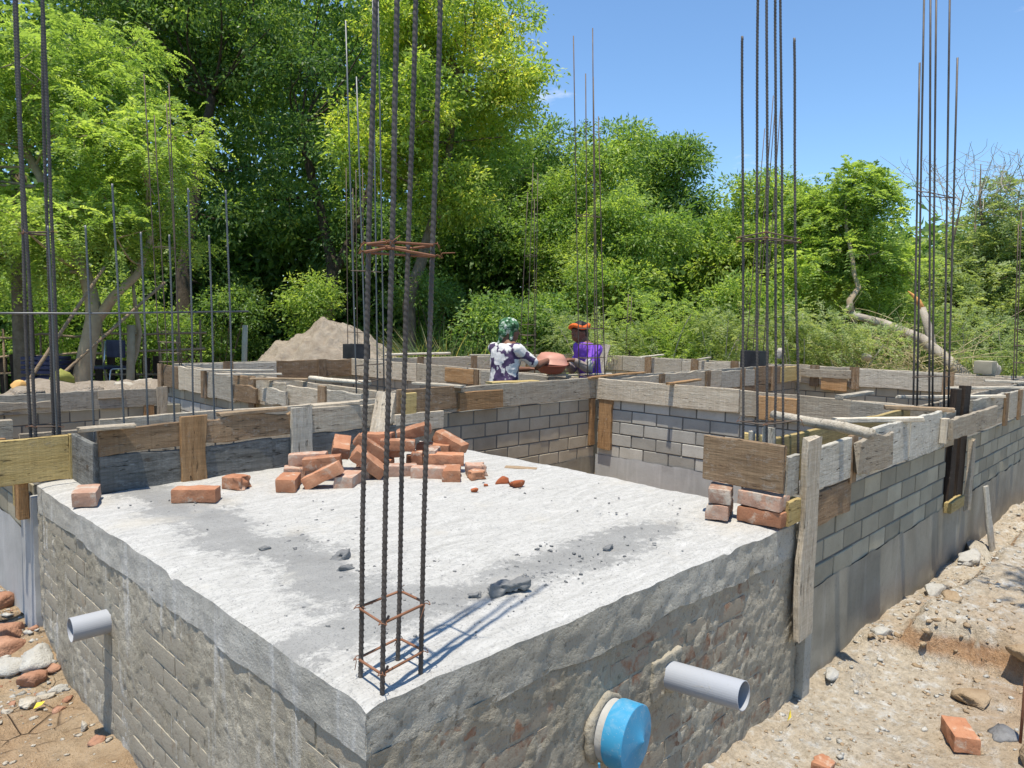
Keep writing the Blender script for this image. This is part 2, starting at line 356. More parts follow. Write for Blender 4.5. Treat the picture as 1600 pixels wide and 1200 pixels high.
def mk_block(name, c0, c1):
    b = MB(name); v = b.obj(True); big = b.noise(v, 5, 4, .6); f = b.noise(v, 90, 4, .7)
    col = b.mix(b.ramp(big, [(.3, 0.0), (.7, 1.0)]), c0, c1); rt = b.ramp(b.rand, [(0.0, .78), (1.0, 1.2)]); col = b.mix(1.0, col, rt, 'MULTIPLY')
    col = b.mix(b.math('MULTIPLY', b.ramp(f, [(.3, 1.0), (.42, 0.0)]), .4), col, (.12, .115, .1))
    return b.done(col, b.bump(b.math('ADD', f, big), .5, .003), .92)
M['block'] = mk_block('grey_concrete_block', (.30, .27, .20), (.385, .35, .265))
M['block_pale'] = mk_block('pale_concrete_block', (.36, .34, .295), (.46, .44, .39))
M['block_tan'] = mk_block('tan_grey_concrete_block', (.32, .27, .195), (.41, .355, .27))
def mk_brick(name, c0, c1, smear, smc=(.45, .42, .37)):
    b = MB(name); v = b.obj(True); big = b.noise(v, 9, 5, .65); f = b.noise(v, 75, 5, .7)
    col = b.mix(b.ramp(big, [(.3, 0.0), (.7, 1.0)]), c0, c1); rt = b.ramp(b.rand, [(0.0, .75), (1.0, 1.2)]); col = b.mix(1.0, col, rt, 'MULTIPLY')
    sm = b.noise(v, 13, 6, .7, .3); col = b.mix(b.ramp(sm, [(.66-.4*smear, 0.0), (.76-.35*smear, .92)]), col, smc)
    col = b.mix(b.math('MULTIPLY', b.ramp(f, [(.3, 1.0), (.42, 0.0)]), .5), col, (.13, .06, .035))
    return b.done(col, b.bump(b.math('ADD', f, b.math('MULTIPLY', big, .7)), .9, .004), .93)
M['brick'] = mk_brick('orange_fired_brick', (.33, .135, .07), (.46, .235, .135), .26, (.47, .365, .28))
M['brick_dull'] = mk_brick('dusty_pink_brick', (.32, .18, .12), (.42, .27, .20), .42, (.45, .385, .315))
M['brick_red'] = mk_brick('raw_red_broken_brick', (.32, .08, .03), (.40, .13, .055), .05)
M['brick_wall_l'] = mk_brick('mortar_smeared_grey_brick', (.26, .20, .135), (.33, .275, .205), .92, (.34, .31, .25))
M['brick_wall_f'] = mk_brick('brown_wall_brick', (.20, .10, .06), (.29, .17, .105), .74, (.32, .28, .215))  # front bricks, darker brown than those on the left side

def mk_soil():
    b = MB('dry_tan_soil_with_lime_spill'); v = b.obj(False); sx = b.n('ShaderNodeSeparateXYZ'); b.t.links.new(v, sx.inputs[0])
    big = b.noise(v, .9, 5, .6, .4); mid = b.noise(v, 5, 6, .68); f = b.noise(v, 40, 5, .7); p = b.noise(v, 150, 3, .6)
    tan = b.mix(b.ramp(mid, [(.3, 0.0), (.7, 1.0)]), (.27, .20, .125), (.40, .315, .215))
    tan = b.mix(b.ramp(big, [(.45, 0.0), (.62, .6)]), tan, (.29, .175, .09))
    pale = b.mix(b.ramp(f, [(.3, 0.0), (.6, 1.0)]), (.27, .225, .165), (.43, .375, .295))
    # lime and mortar spilt along the outside of the right-hand wall
    ay = b.math('ABSOLUTE', b.math('ADD', sx.outputs['Y'], .25)); near = b.ramp(b.math('ADD', ay, b.math('MULTIPLY', b.math('SUBTRACT', mid, .5), 1.1)), [(.10, 1.0), (.85, 0.0)])
    xs = b.ramp(b.math('MULTIPLY', b.math('ADD', sx.outputs['X'], 0.0), .2), [(.1, 0.0), (.3, 1.0)])
    col = b.mix(b.math('MULTIPLY', near, xs), tan, pale)
    col = b.mix(b.math('MULTIPLY', b.math('MULTIPLY', b.ramp(b.noise(v, 14, 5, .7), [(.52, 0.0), (.66, 1.0)]), near), xs), col, (.47, .455, .42))
    cutz = b.math('MULTIPLY', b.ramp(b.math('MULTIPLY', sx.outputs['Z'], 4.0), [(.14, 0.0), (.30, 1.0)]), b.ramp(b.math('MULTIPLY', sx.outputs['Z'], 4.0), [(.52, 1.0), (.66, 0.0)]))
    cutm = b.math('MULTIPLY', b.math('MULTIPLY', cutz, b.ramp(b.math('MULTIPLY', sx.outputs['X'], .1), [(.27, 0.0), (.31, 1.0)])), b.ramp(b.math('MULTIPLY', sx.outputs['Y'], -1.0), [(.1, 0.0), (.2, 1.0)])); col = b.mix(b.math('MULTIPLY', cutm, .85), col, b.mix(b.ramp(mid, [(.35, 0.0), (.65, 1.0)]), (.20, .105, .05), (.36, .215, .115)))
    cr = b.voro(v, 6.5, 'DISTANCE_TO_EDGE', 'Distance'); wv = b.noise(v, 3, 3, .5); ck = b.math('MULTIPLY', b.ramp(cr, [(.0, 1.0), (.028, 0.0)]), b.ramp(wv, [(.45, 0.0), (.55, 1.0)]))
    left = b.ramp(b.math('MULTIPLY', b.math('ADD', sx.outputs['X'], .3), 1.0), [(.0, 1.0), (.4, 0.0)])
    ck = b.math('MULTIPLY', ck, left); col = b.mix(b.math('MULTIPLY', ck, .85), col, (.14, .085, .05))
    col = b.mix(b.math('MULTIPLY', b.ramp(f, [(.28, 1.0), (.4, 0.0)]), .5), col, (.20, .13, .075))
    col = b.mix(b.math('MULTIPLY', b.ramp(p, [(.62, 0.0), (.7, 1.0)]), .5), col, (.46, .42, .35))
    # leaf litter and weeds away from the site
    far = b.n('ShaderNodeVectorMath', operation='LENGTH'); sb = b.n('ShaderNodeVectorMath', operation='SUBTRACT'); b.t.links.new(v, sb.inputs[0]); sb.inputs[1].default_value = (4, 3, 0); b.t.links.new(sb.outputs[0], far.inputs[0])
    fm = b.ramp(b.math('MULTIPLY', far.outputs['Value'], .05), [(.45, 0.0), (.6, 1.0)]); col = b.mix(fm, col, b.mix(mid, (.05, .07, .02), (.14, .13, .06)))
    rb = b.noise(v, 19, 7, .8); h = b.math('ADD', b.math('ADD', b.math('ADD', f, b.math('MULTIPLY', rb, 1.2)), b.math('MULTIPLY', mid, .8)), b.math('ADD', b.math('MULTIPLY', p, .45), b.math('MULTIPLY', ck, -1.5)))
    col = b.mix(1.0, col, b.ramp(rb, [(.30, .90), (.52, 1.45)]), 'MULTIPLY')
    return b.done(col, b.bump(h, 1.0, .022), .95)
M['soil'] = mk_soil()
def simple(name, c0, c1, sc=6, rough=.8, bs=.3, bd=.004, metal=0.0, rand=True, fine=60):
    b = MB(name); v = b.obj(rand); n = b.noise(v, sc, 5, .6); f = b.noise(v, fine, 3, .6)
    b.b.inputs['Metallic'].default_value = metal
    return b.done(b.mix(b.ramp(n, [(.3, 0.0), (.7, 1.0)]), c0, c1), b.bump(b.math('ADD', n, f), bs, bd), rough)
M['clod'] = simple('tan_earth_clod', (.25, .175, .105), (.39, .30, .20), 9, .95, 1.0, .012)
M['sand'] = simple('pink_tan_sand', (.33, .265, .20), (.48, .405, .32), 7, .95, 1.0, .05)
M['rockpale'] = simple('pale_stone', (.34, .30, .24), (.50, .46, .39), 9, .95, 1.0, .015)
M['rockred'] = simple('red_brown_rock', (.26, .125, .075), (.42, .24, .16), 8, .95, .9, .01)
M['rockgrey'] = simple('dark_grey_stone', (.10, .10, .105), (.22, .22, .22), 8, .9, .8, .01)
M['bar'] = simple('dark_mill_scale_rebar', (.070, .062, .058), (.135, .115, .102), 9, .55, .25, .002, .25)
M['bar_rust'] = simple('rusty_rebar', (.17, .075, .04), (.28, .14, .085), 14, .85, .5, .002, .1)
M['bar_light'] = simple('plain_grey_steel_rod', (.11, .115, .12), (.19, .19, .19), 6, .5, .2, .001, .6)
M['wire'] = simple('thin_rust_brown_rebar', (.10, .075, .06), (.17, .13, .10), 10, .7, .3, .001, .3)
M['pvc'] = simple('pale_grey_pvc', (.33, .35, .39), (.41, .43, .465), 4, .4, .05, .001)
M['pvc_dust'] = simple('mortar_dusted_pvc', (.34, .33, .305), (.44, .43, .405), 12, .85, .6, .003)
def mk_blue():
    b = MB('dusty_sky_blue_plastic'); v = b.obj(False); n = b.noise(v, 14, 7, .72, .6); f = b.noise(v, 120, 3, .6)
    col = b.mix(b.ramp(n, [(.50, 0.0), (.76, .5)]), (.045, .26, .45), (.30, .40, .46)); col = b.mix(b.ramp(f, [(.62, 0.0), (.72, .5)]), col, (.42, .42, .40))
    return b.done(col, b.bump(f, .15, .001), b.ramp(n, [(.4, .35), (.65, .8)]))
M['blue'] = mk_blue()
def mk_pvc():
    b = MB('cement_splashed_grey_pvc'); v = b.obj(False); n = b.noise(v, 9, 8, .75, .8); f = b.noise(v, 90, 4, .7)
    col = b.mix(b.ramp(n, [(.57, 0.0), (.64, .8)]), (.345, .36, .39), (.40, .375, .32)); col = b.mix(b.ramp(f, [(.66, 0.0), (.74, .6)]), col, (.2, .19, .17))
    return b.done(col, b.bump(b.ramp(n, [(.57, 0.0), (.62, 1.0)]), .4, .002), .45)
M['pvc'] = mk_pvc()
M['black_steel'] = simple('black_steel_form_plate', (.02, .02, .024), (.05, .05, .055), 6, .5, .1, .001, .2)
M['bark'] = simple('grey_brown_bark', (.11, .085, .06), (.23, .185, .135), 9, .95, 1.0, .02)
M['bark_tan'] = simple('smooth_tan_bark', (.27, .205, .135), (.40, .32, .22), 7, .9, .6, .012)
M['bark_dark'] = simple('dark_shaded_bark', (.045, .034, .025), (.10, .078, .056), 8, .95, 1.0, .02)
M['bark_pale'] = simple('pale_peeled_log', (.26, .215, .165), (.46, .41, .34), 5, .85, .8, .02)
M['torn'] = simple('torn_orange_heartwood', (.58, .24, .07), (.70, .36, .13), 20, .9, .8, .01)
M['skin'] = simple('brown_skin', (.16, .075, .045), (.20, .095, .058), 8, .55, .1, .001)
M['purple'] = simple('purple_cotton', (.17, .06, .40), (.25, .10, .55), 8, .9, .6, .01)
M['orange'] = simple('orange_cotton', (.58, .10, .02), (.68, .16, .035), 9, .9, .6, .008)
M['hair'] = simple('black_hair', (.012, .010, .009), (.03, .026, .022), 30, .6, .4, .004)
M['skirt'] = simple('dark_maroon_cloth', (.07, .03, .05), (.12, .06, .08), 9, .9, .5, .01)
M['greysleeve'] = simple('grey_brown_sleeve', (.26, .21, .18), (.36, .30, .27), 9, .9, .5, .006)
M['pan'] = simple('pink_orange_plastic', (.42, .19, .135), (.52, .27, .20), 6, .5, .2, .004)
M['pan_red'] = simple('shaded_red_plastic', (.30, .09, .06), (.38, .13, .09), 6, .6, .3, .004)  # lower pan: its shaded tone is put into the plastic colour
M['tin'] = simple('dull_grey_tin', (.36, .36, .33), (.46, .46, .43), 6, .6, .2, .002)
M['sack'] = simple('yellow_green_sack', (.20, .20, .04), (.33, .32, .08), 6, .8, .5, .01)
M['sack_o'] = simple('orange_sack', (.58, .30, .08), (.68, .42, .16), 6, .8, .5, .01)
M['chrome'] = simple('worn_bright_tube', (.55, .56, .58), (.68, .69, .70), 9, .3, .1, .001, .8)
M['navy'] = simple('navy_plastic', (.02, .025, .06), (.04, .045, .10), 6, .5, .1, .001)
M['yleaf'] = simple('yellow_fallen_leaf', (.70, .50, .04), (.78, .60, .08), 20, .7, .1, .001)
M['straw'] = simple('dry_straw', (.40, .33, .18), (.58, .50, .30), 6, .9, .2, .004)
M['twig'] = simple('pale_dry_twig', (.30, .27, .21), (.44, .40, .33), 6, .9, .2, .004)
def mk_floral():
    b = MB('white_floral_on_purple_cotton'); v = b.obj(False); d = b.n('ShaderNodeVectorMath', operation='ADD'); b.t.links.new(v, d.inputs[0])
    nz = b.n('ShaderNodeTexNoise'); nz.inputs['Scale'].default_value = 16; nz.inputs['Detail'].default_value = 2; b.t.links.new(v, nz.inputs['Vector'])
    ml = b.mul(nz.outputs['Color'], (.07, .07, .07)); b.t.links.new(ml, d.inputs[1])
    vd = b.voro(d.outputs[0], 9.5); col = b.mix(b.noise(v, 20, 3), (.025, .022, .06), (.11, .065, .13)); col = b.mix(b.ramp(vd, [(.58, 1.0), (.64, 0.0)]), col, (.62, .60, .58))
    col = b.mix(b.ramp(vd, [(.06, 1.0), (.12, 0.0)]), col, (.6, .48, .10))
    return b.done(col, b.bump(b.noise(v, 14, 4), .6, .012), .9)
M['floral'] = mk_floral()
def mk_camo():
    b = MB('green_white_patterned_scarf'); v = b.obj(False); n = b.noise(v, 26, 3, .6); col = b.ramp(n, [(.38, (.01, .03, .012)), (.47, (.04, .12, .05)), (.55, (.10, .22, .12)), (.60, (.5, .52, .45))])
    return b.done(col, b.bump(b.noise(v, 18, 3), .7, .012), .9)
M['camo'] = mk_camo()
def leafmat(name, stops, trans=.5, rough=.45, spec=.35):
    trans = min(.55, trans+.12)
    b = MB(name); at = b.n('ShaderNodeAttribute', attribute_name='tint'); col = b.ramp(at.outputs['Fac'], stops)
    b.set(b.b.inputs['Base Color'], col); b.b.inputs['Roughness'].default_value = rough; b.b.inputs['Specular IOR Level'].default_value = spec
    tr = b.n('ShaderNodeBsdfTranslucent'); br = b.mix(1.0, col, (1.75, 1.7, .85), 'MULTIPLY'); b.t.links.new(br, tr.inputs['Color'])
    ms = b.n('ShaderNodeMixShader'); ms.inputs[0].default_value = trans; b.t.links.new(b.b.outputs[0], ms.inputs[1]); b.t.links.new(tr.outputs[0], ms.inputs[2])
    b.t.links.new(ms.outputs[0], b.out.inputs['Surface']); return b.m
M['lf_feather'] = leafmat('feathery_light_green_leaves', [(0, (0.126, 0.213, 0.058)), (.5, (0.280, 0.391, 0.103)), (1, (0.448, 0.543, 0.164))])
M['lf_dark'] = leafmat('deep_green_leaves', [(0, (0.051, 0.111, 0.040)), (.6, (0.147, 0.248, 0.069)), (1, (0.383, 0.495, 0.120))], .34)
M['lf_bright'] = leafmat('yellow_green_leaves', [(0, (0.112, 0.202, 0.049)), (.45, (0.280, 0.391, 0.080)), (.8, (0.504, 0.543, 0.105)), (1, (0.700, 0.630, 0.137))], .42)
M['lf_mid'] = leafmat('mid_green_leaves', [(0, (0.062, 0.126, 0.042)), (.55, (0.168, 0.277, 0.072)), (1, (0.336, 0.441, 0.115))], .36)
M['lf_light'] = leafmat('fresh_light_green_leaves', [(0, (0.098, 0.189, 0.050)), (.55, (0.253, 0.365, 0.089)), (1, (0.434, 0.516, 0.139))], .4)
M['lf_grey'] = leafmat('grey_green_scrub_leaves', [(0, (0.154, 0.213, 0.088)), (.55, (0.280, 0.354, 0.154)), (1, (0.434, 0.479, 0.241))], .38)
M['lf_grass'] = leafmat('blue_green_grass_blades', [(0, (0.070, 0.126, 0.069)), (.6, (0.154, 0.213, 0.100)), (1, (0.420, 0.340, 0.158))], .3)
# ------------------------------------------------------------------ ground
def inside(x, y):
    return sstep((x-.15)/.1)*sstep((9.75-x)/.1)*sstep((y-.12)/.1)*sstep((8.0-y)/.15)
def ground_h(x, y):
    P = np.stack([x, y, np.zeros_like(x)], -1)
    near = sstep((14-np.hypot(x-2, y-1))/6)
    h = (.028*fbm(P, 1.1, 3, 3)+.016*fbm(P, 5, 3, 5)+.007*fbm(P, 17, 2, 7))*near
    wob = .10*fbm(P, 1.6, 3, 21)+.03*fbm(P, 9, 2, 22)
    m = sstep((x-3.28+wob+.05*fbm(P, 16, 3, 24))/.17)*sstep((-.16-y+wob*.5)/.18)
    h = h+m*(.21+.025*fbm(P, 2.5, 2, 31))*sstep((40-x)/20)+.09*fbm(P, 22, 4, 33, .65)*m*(1-m)+.012*fbm(P, 20, 3, 35)*m
    m2 = sstep((x-2.9+wob)/.08)*sstep((3.35-x)/.25)*sstep((-.5-y+wob)/.1); h = h+m2*.035
    strip = np.exp(-((y+.10)/.11)**2)*sstep((x-2.45)/.3)*sstep((10-x)/.5)
    h = h+strip*(.02+.045*np.abs(fbm(P, 7, 3, 41)))
    lump = np.exp(-((y+.02)/.12)**2)*sstep((x-1.4)/.3)*sstep((2.5-x)/.2); h = h+lump*.03*np.abs(fbm(P, 8, 2, 43))
    ll = np.exp(-((x+.02)/.22)**2)*sstep((y-2.5)/.4)*sstep((6-y)/1.0); h = h+ll*(.05+.05*np.abs(fbm(P, 6, 3, 44)))
    h = h+inside(x, y)*.21
    return h
xs = np.concatenate([-np.geomspace(900, 1.6, 26), np.arange(-1.5, 4.6, .03), np.arange(4.6, 12, .11), np.geomspace(12.2, 900, 30)])
ys = np.concatenate([-np.geomspace(900, 2.1, 26), np.arange(-2.0, 3.4, .03), np.arange(3.4, 12, .13), np.geomspace(12.2, 900, 30)])
gx, gy = np.meshgrid(xs, ys, indexing='ij')
V = np.stack([gx, gy, ground_h(gx, gy)], -1).reshape(-1, 3)
ground = link('ground', make_mesh('ground', V, grid_faces(len(xs), len(ys)), True), M['soil']); ground['kind'] = 'structure'

# ------------------------------------------------------------------ the raised platform in front
ZS = .87
plat = thing('concrete_platform', 'raised concrete platform dusted white on top, with rough beam edge over brick sides', 'platform', (1.2, 1.5, 0))
LX, LY = 2.45, 3.04
def edge_front(x):   # wavering arris of the slab along the front
    q = np.stack([x*2.2, 0*x, 0*x], -1); return .006*fbm(q, 1, 2, 61)+.0025*fbm(q*8, 1, 3, 62)
def edge_left(y):
    q = np.stack([y*1.8, 0*y+9, 0*y], -1); return .006*fbm(q, 1, 2, 63)+.002*fbm(q*8, 1, 3, 64)
nx, ny = 130, 150
u = np.linspace(0, 1, nx)**1.0; v_ = np.linspace(0, 1, ny)
U, W = np.meshgrid(u, v_, indexing='ij')
X = U*LX; Y = W*LY
X = X+edge_left(Y)*(1-U); Y = Y+edge_front(X)*(1-W)
P = np.stack([X, Y, 0*X], -1)
dist = np.minimum(U*LX, W*LY)
Z = ZS+.007*fbm(P, 1.6, 3, 71)+.0025*fbm(P, 9, 3, 72)+.0015*fbm(P, 30, 2, 73)-.004*np.exp(-dist/.006)-.004*np.exp(-dist/.05)*(1+fbm(P, 6, 2, 74))
chip = np.exp(-((Y-1.19)/.035)**2-(X/.03)**2)*.022+np.exp(-((X-1.72)/.03)**2-(Y/.03)**2)*.016+np.exp(-(X**2+Y**2)/.02**2)*.012
Z = Z-chip
topV = np.stack([X, Y, Z], -1); topF = grid_faces(nx, ny)
rows = 12
zz = np.linspace(0, 1, rows)
def skirt(line, nvec, zb, amp, seed, edge):
    n = len(line); S = np.zeros((n, rows, 3))
    for k, t in enumerate(zz):
        z = line[:, 2]*(1-t)+(zb+edge)*t
        S[:, k, :2] = line[:, :2]; S[:, k, 2] = z
    d = fbm(S.reshape(-1, 3), 22, 4, seed, .6).reshape(n, rows)*amp*np.minimum(1, zz*6)[None]
    S[:, :, 0] += nvec[0]*d; S[:, :, 1] += nvec[1]*d
    return S.reshape(-1, 3), grid_faces(n, rows)
fr = topV[:, 0, :]; lf = topV[0, :, :]; rt = topV[-1, :, :]
xq = fr[:, 0]; yq = lf[:, 1]
ef = .030*fbm(np.stack([xq*3, 0*xq, 0*xq], -1), 1, 4, 81); el = .014*fbm(np.stack([yq*3, 0*yq, 0*yq], -1), 1, 4, 82)
sF, fF = skirt(fr, (0, -1), .715, .0035, 83, ef); sL, fL = skirt(lf, (-1, 0), .735, .003, 84, el); sR, fR = skirt(rt, (1, 0), .70, .008, 85, 0*rt[:, 0])
Vall = np.concatenate([topV.reshape(-1, 3), sF, sL, sR]); o1 = nx*ny; o2 = o1+len(sF); o3 = o2+len(sL)
Fall = np.concatenate([topF, fF[:, ::-1]+o1, fL+o2, fR[:, ::-1]+o3])
me = make_mesh('slab', Vall, Fall, True); me.materials.append(M['slab_top']); me.materials.append(M['band']); me.materials.append(M['band_left'])
mi = np.zeros(len(Fall), np.int32); mi[len(topF):len(topF)+len(fF)] = 1; mi[len(topF)+len(fF):len(topF)+len(fF)+len(fL)] = 2; mi[-len(fR):] = 1
me.polygons.foreach_set('material_index', mi); slab = link('slab', me, None, plat)
# masonry under the beam: mortar core with bricks standing through it
def sheet(name, a0, a1, z0, z1, axis, plane, sgn, mat, amp, seed, parent, step=.016, freq=5, lump=0.0, cover=.12):
    na = int((a1-a0)/step)+1; nz = int((z1-z0)/step)+1
    A, Zz = np.meshgrid(np.linspace(a0, a1, na), np.linspace(z0, z1, nz), indexing='ij')
    P = np.stack([A, Zz, 0*A+seed], -1); d = fbm(P, freq, 4, seed, .6)*amp+lump*sstep((fbm(P, 2.4, 6, seed+3, .62)+cover)/.30)
    V = np.zeros((na, nz, 3)); ax = 0 if axis == 'x' else 1
    V[..., ax] = A; V[..., 1-ax] = plane+sgn*d; V[..., 2] = Zz
    F = grid_faces(na, nz); 
    if (axis == 'x') == (sgn > 0): F = F[:, ::-1]
    return link(name, make_mesh(name, V.reshape(-1, 3), F, True), mat, parent)
mf = sheet('front_masonry', 0.004, 2.43, -.15, .74, 'x', .0105, -1, M['mortar'], .0035, 91, plat, .0085, 24, .0055, .14)
ml_ = sheet('left_masonry', 0.004, 3.05, -.15, .76, 'y', .0110, -1, M['mortar_l'], .0028, 92, plat, .0085, 26, .0050, .24)
brv = [rough_box(.224, .11, .070, .004, .0014, 10, 200+i, 40) for i in range(6)]
brm_f = []; brm_l = []
for i, (V, F) in enumerate(brv):
    a = make_mesh('brick', V, F, True); a.materials.append(M['brick_wall_f']); brm_f.append(a)
    c = make_mesh('brick', V, F, True); c.materials.append(M['brick_wall_l']); brm_l.append(c)
r = np.random.default_rng(5)
for k in range(9):
    z = .685-k*.080
    x0 = .012 if k % 2 else .127
    while x0 < 2.32:
        link('brick', brm_f[r.integers(6)], None, plat, Matrix.Translation((x0+.111, .0085+.055+r.normal()*.0015, z)) @ Matrix.Rotation(r.normal()*.01, 4, 'Z'))
        x0 += .235
    y0 = .135 if k % 2 else .018
    while y0 < 2.9:
        link('brick', brm_l[r.integers(6)], None, plat, Matrix.Translation((.0085+.055+r.normal()*.001, y0+.111, z+.008)) @ Matrix.Rotation(math.pi/2+r.normal()*.008, 4, 'Z'))
        y0 += .235
link('right_masonry', make_mesh('m', np.array([(2.44, 0.02, -.1), (2.44, 3.03, -.1), (2.44, 3.03, .76), (2.44, .02, .76)]), [(0, 1, 2, 3)]), M['mortar'], plat)

# ------------------------------------------------------------------ block walls
blk = {}
def block_mesh(mat, L, H, D, i):
    key = (mat, round(L, 3), H, D, i)
    if key not in blk:
        V, F = box(L, D, H, .0035); V = V+fbm(V*9+i*3, 1, 2, i)[:, None]*np.array([.0015, .0015, .0015])
        me = make_mesh('block', V, F); me.materials.append(M[mat]); blk[key] = me
    return blk[key]
def block_wall(name, label, axis, a0, a1, p0, p1, zb, courses, mat, ch=.118, bl=.275, plinth=True, mats=None, plinth_mat='plinth', gaps=(), zg=-.12, phase=0.0):
    """wall along axis between a0..a1, thickness p0..p1; block courses from zb upward over a plinth"""
    ax = 0 if axis == 'x' else 1
    loc = [0, 0, 0]; loc[ax] = (a0+a1)/2; loc[1-ax] = (p0+p1)/2
    t = thing(name, label, 'wall', loc); th = p1-p0; top = zb+courses*ch
    segs = []; s = a0
    for g0, g1 in gaps: segs.append((s, g0)); s = g1
    segs.append((s, a1))
    for s0, s1 in segs:
        V, F = box(*((s1-s0-.004, th-.011) if ax == 0 else (th-.011, s1-s0-.004)), top-.004-zg, .002)
        c = [0, 0, (top-.004+zg)/2]; c[ax] = (s0+s1)/2; c[1-ax] = (p0+p1)/2
        link('mortar_core', make_mesh('core', V, F), M['joint'], t, loc=c)
    rr = np.random.default_rng(int(a0*100)+int(p0*77)+3)
    for k in range(courses):
        for s0, s1 in segs:
            x = s0-(.5*bl if (k % 2) else 0)+phase*bl
            if x > s0: x -= bl
            while x < s1-.01:
                b0 = max(x, s0)+.0065; b1 = min(x+bl, s1)-.0065; x += bl
                if b1-b0 < .03: continue
                L = b1-b0; Lq = round(L, 2) if L < bl-.02 else round(bl-.013, 3)
                m_ = mat if mats is None else mats[min(k, len(mats)-1)]
                c = [0, 0, zb+(k+.5)*ch]; c[ax] = (b0+b1)/2; c[1-ax] = (p0+p1)/2+float(np.clip(rr.normal()*.002, -.003, .003))
                Mx = Matrix.Translation(c) @ (Matrix.Rotation(math.pi/2, 4, 'Z') if ax == 1 else Matrix.Identity(4))
                link('block', block_mesh(m_, Lq, ch-.010, th, int(rr.integers(4))), None, t, Mx)
    if plinth:
        nz = 20
        for sgn, pl in ((-1, p0), (1, p1)):
            na = max(6, int((a1-a0)/.05)); A, Zz = np.meshgrid(np.linspace(a0, a1, na), np.linspace(zg, zb+.012, nz), indexing='ij')
            P = np.stack([A, Zz, 0*A+pl], -1); d = .006+fbm(P, 2, 2, 7)*.0015+np.maximum(fbm(P, 11, 3, 9), 0)*.012*sstep((.13-Zz)/.13)+np.exp(-((Zz-zb)/.02)**2)*np.maximum(fbm(P, 9, 2, 12), -.1)*.008
            Zz = Zz+np.where(np.arange(nz)[None, :] == nz-1, fbm(P, 7, 3, 13)*.014, 0)
            V = np.zeros((na, nz, 3)); V[..., ax] = A; V[..., 1-ax] = pl+sgn*d; V[..., 2] = Zz
            F = grid_faces(na, nz)
            if (ax == 0) == (sgn > 0): F = F[:, ::-1]
            link('plinth', make_mesh('plinth', V.reshape(-1, 3), F, True), M[plinth_mat], t)
    return t
W1 = block_wall('block_wall', 'long grey block wall on the right with smooth plinth and tall dark slot', 'x', 2.46, 9.75, .022, .20, .46, 4, 'block', gaps=((5.0, 5.46),), phase=.6)
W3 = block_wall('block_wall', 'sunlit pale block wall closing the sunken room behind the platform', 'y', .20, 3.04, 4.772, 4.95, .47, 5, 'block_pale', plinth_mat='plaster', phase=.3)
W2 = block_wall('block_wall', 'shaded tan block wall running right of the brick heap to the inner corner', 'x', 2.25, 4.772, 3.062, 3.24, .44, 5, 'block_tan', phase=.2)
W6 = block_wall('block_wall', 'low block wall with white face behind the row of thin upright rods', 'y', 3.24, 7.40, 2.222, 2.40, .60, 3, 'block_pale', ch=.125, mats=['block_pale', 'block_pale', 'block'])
W7 = block_wall('block_wall', 'dark shaded block wall at far left below the long grey plank', 'x', -3.0, 2.222, 6.92, 7.10, .44, 3, 'block', ch=.12)
W8 = block_wall('block_wall', 'far back block wall in front of the sand heap', 'x', 2.40, 9.60, 7.40, 7.58, .52, 4, 'block', ch=.12)
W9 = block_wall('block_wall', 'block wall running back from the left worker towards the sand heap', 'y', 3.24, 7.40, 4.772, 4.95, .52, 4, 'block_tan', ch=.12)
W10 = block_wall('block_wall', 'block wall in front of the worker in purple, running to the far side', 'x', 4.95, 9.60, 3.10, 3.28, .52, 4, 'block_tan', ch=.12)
W11 = block_wall('block_wall', 'farthest block wall along the scrub, dark below its boards', 'y', .20, 7.58, 9.62, 9.80, .50, 4, 'block', ch=.12)
W5 = block_wall('block_wall', 'outer block wall at the left frame edge beyond the platform corner', 'y', 3.10, 6.92, .0, .18, .56, 2, 'block', ch=.15, bl=.32, plinth_mat='plaster')
# plastered corner pier left of the platform, and the column stub at its right end
def pier(name, label, x0, x1, y0, y1, z0, z1, mat, seed, cat='pier'):
    V, F = rough_box(x1-x0, y1-y0, z1-z0, .006, .004, 26, seed, 9)
    return tag(link(name, make_mesh(name, V, F, True), M[mat], None, loc=((x0+x1)/2, (y0+y1)/2, (z0+z1)/2)), label, cat)
pier('plastered_pier', 'smooth pale grey plastered pier beside the left end of the platform', -.018, .16, 3.05, 3.32, -.15, .80, 'plaster', 301)
pier('column_stub', 'dark rough concrete column stub under the tall upright board', 2.452, 2.535, -.030, .019, -.2, .36, 'band', 302)

# ------------------------------------------------------------------ timber formwork
fw = thing('formwork', 'cement-crusted board formwork along the top of the right block wall', 'formwork', (5, 0, 1.0))
fw_plank(fw, '-y', .012, 2.43, 2.98, .985, 1.195, M['wood_crust'], rough=.006)
fw_plank(fw, '-y', .012, 2.50, 3.02, .80, .972, M['wood_brown'], rough=.008, off=-.006)
fw_cleat(fw, '-y', .012, 2.315, 2.475, .32, 1.245, M['wood_pale'], t=.03, off=.027, ragged=.02, rough=.009)
fw_plank(fw, '-y', .012, 3.06, 3.95, .955, 1.215, M['wood_crust'], rough=.005)
fw_plank(fw, '-y', .012, 3.96, 4.76, .952, 1.215, M['wood_crust'], rough=.005, off=.001)
fw_plank(fw, '-y', .012, 3.02, 3.46, 1.00, 1.185, M['wood_pale'], off=.04, rough=.018, ragged=.05, name='cleat')
fw_plank(fw, '-y', .012, 4.78, 5.02, .94, 1.19, M['wood_pale'])
fw_plank(fw, '-y', .012, 4.62, 5.95, 1.02, 1.165, M['wood_pale'], off=.075, t=.03, name='bridging_board', rough=.006)
fw_cleat(fw, '-y', .012, 4.60, 4.66, 1.00, 1.16, M['stick'], off=.03, t=.045)
fw_plank(fw, '-y', .012, 5.48, 6.75, .965, 1.09, M['wood_pale'], rough=.005)
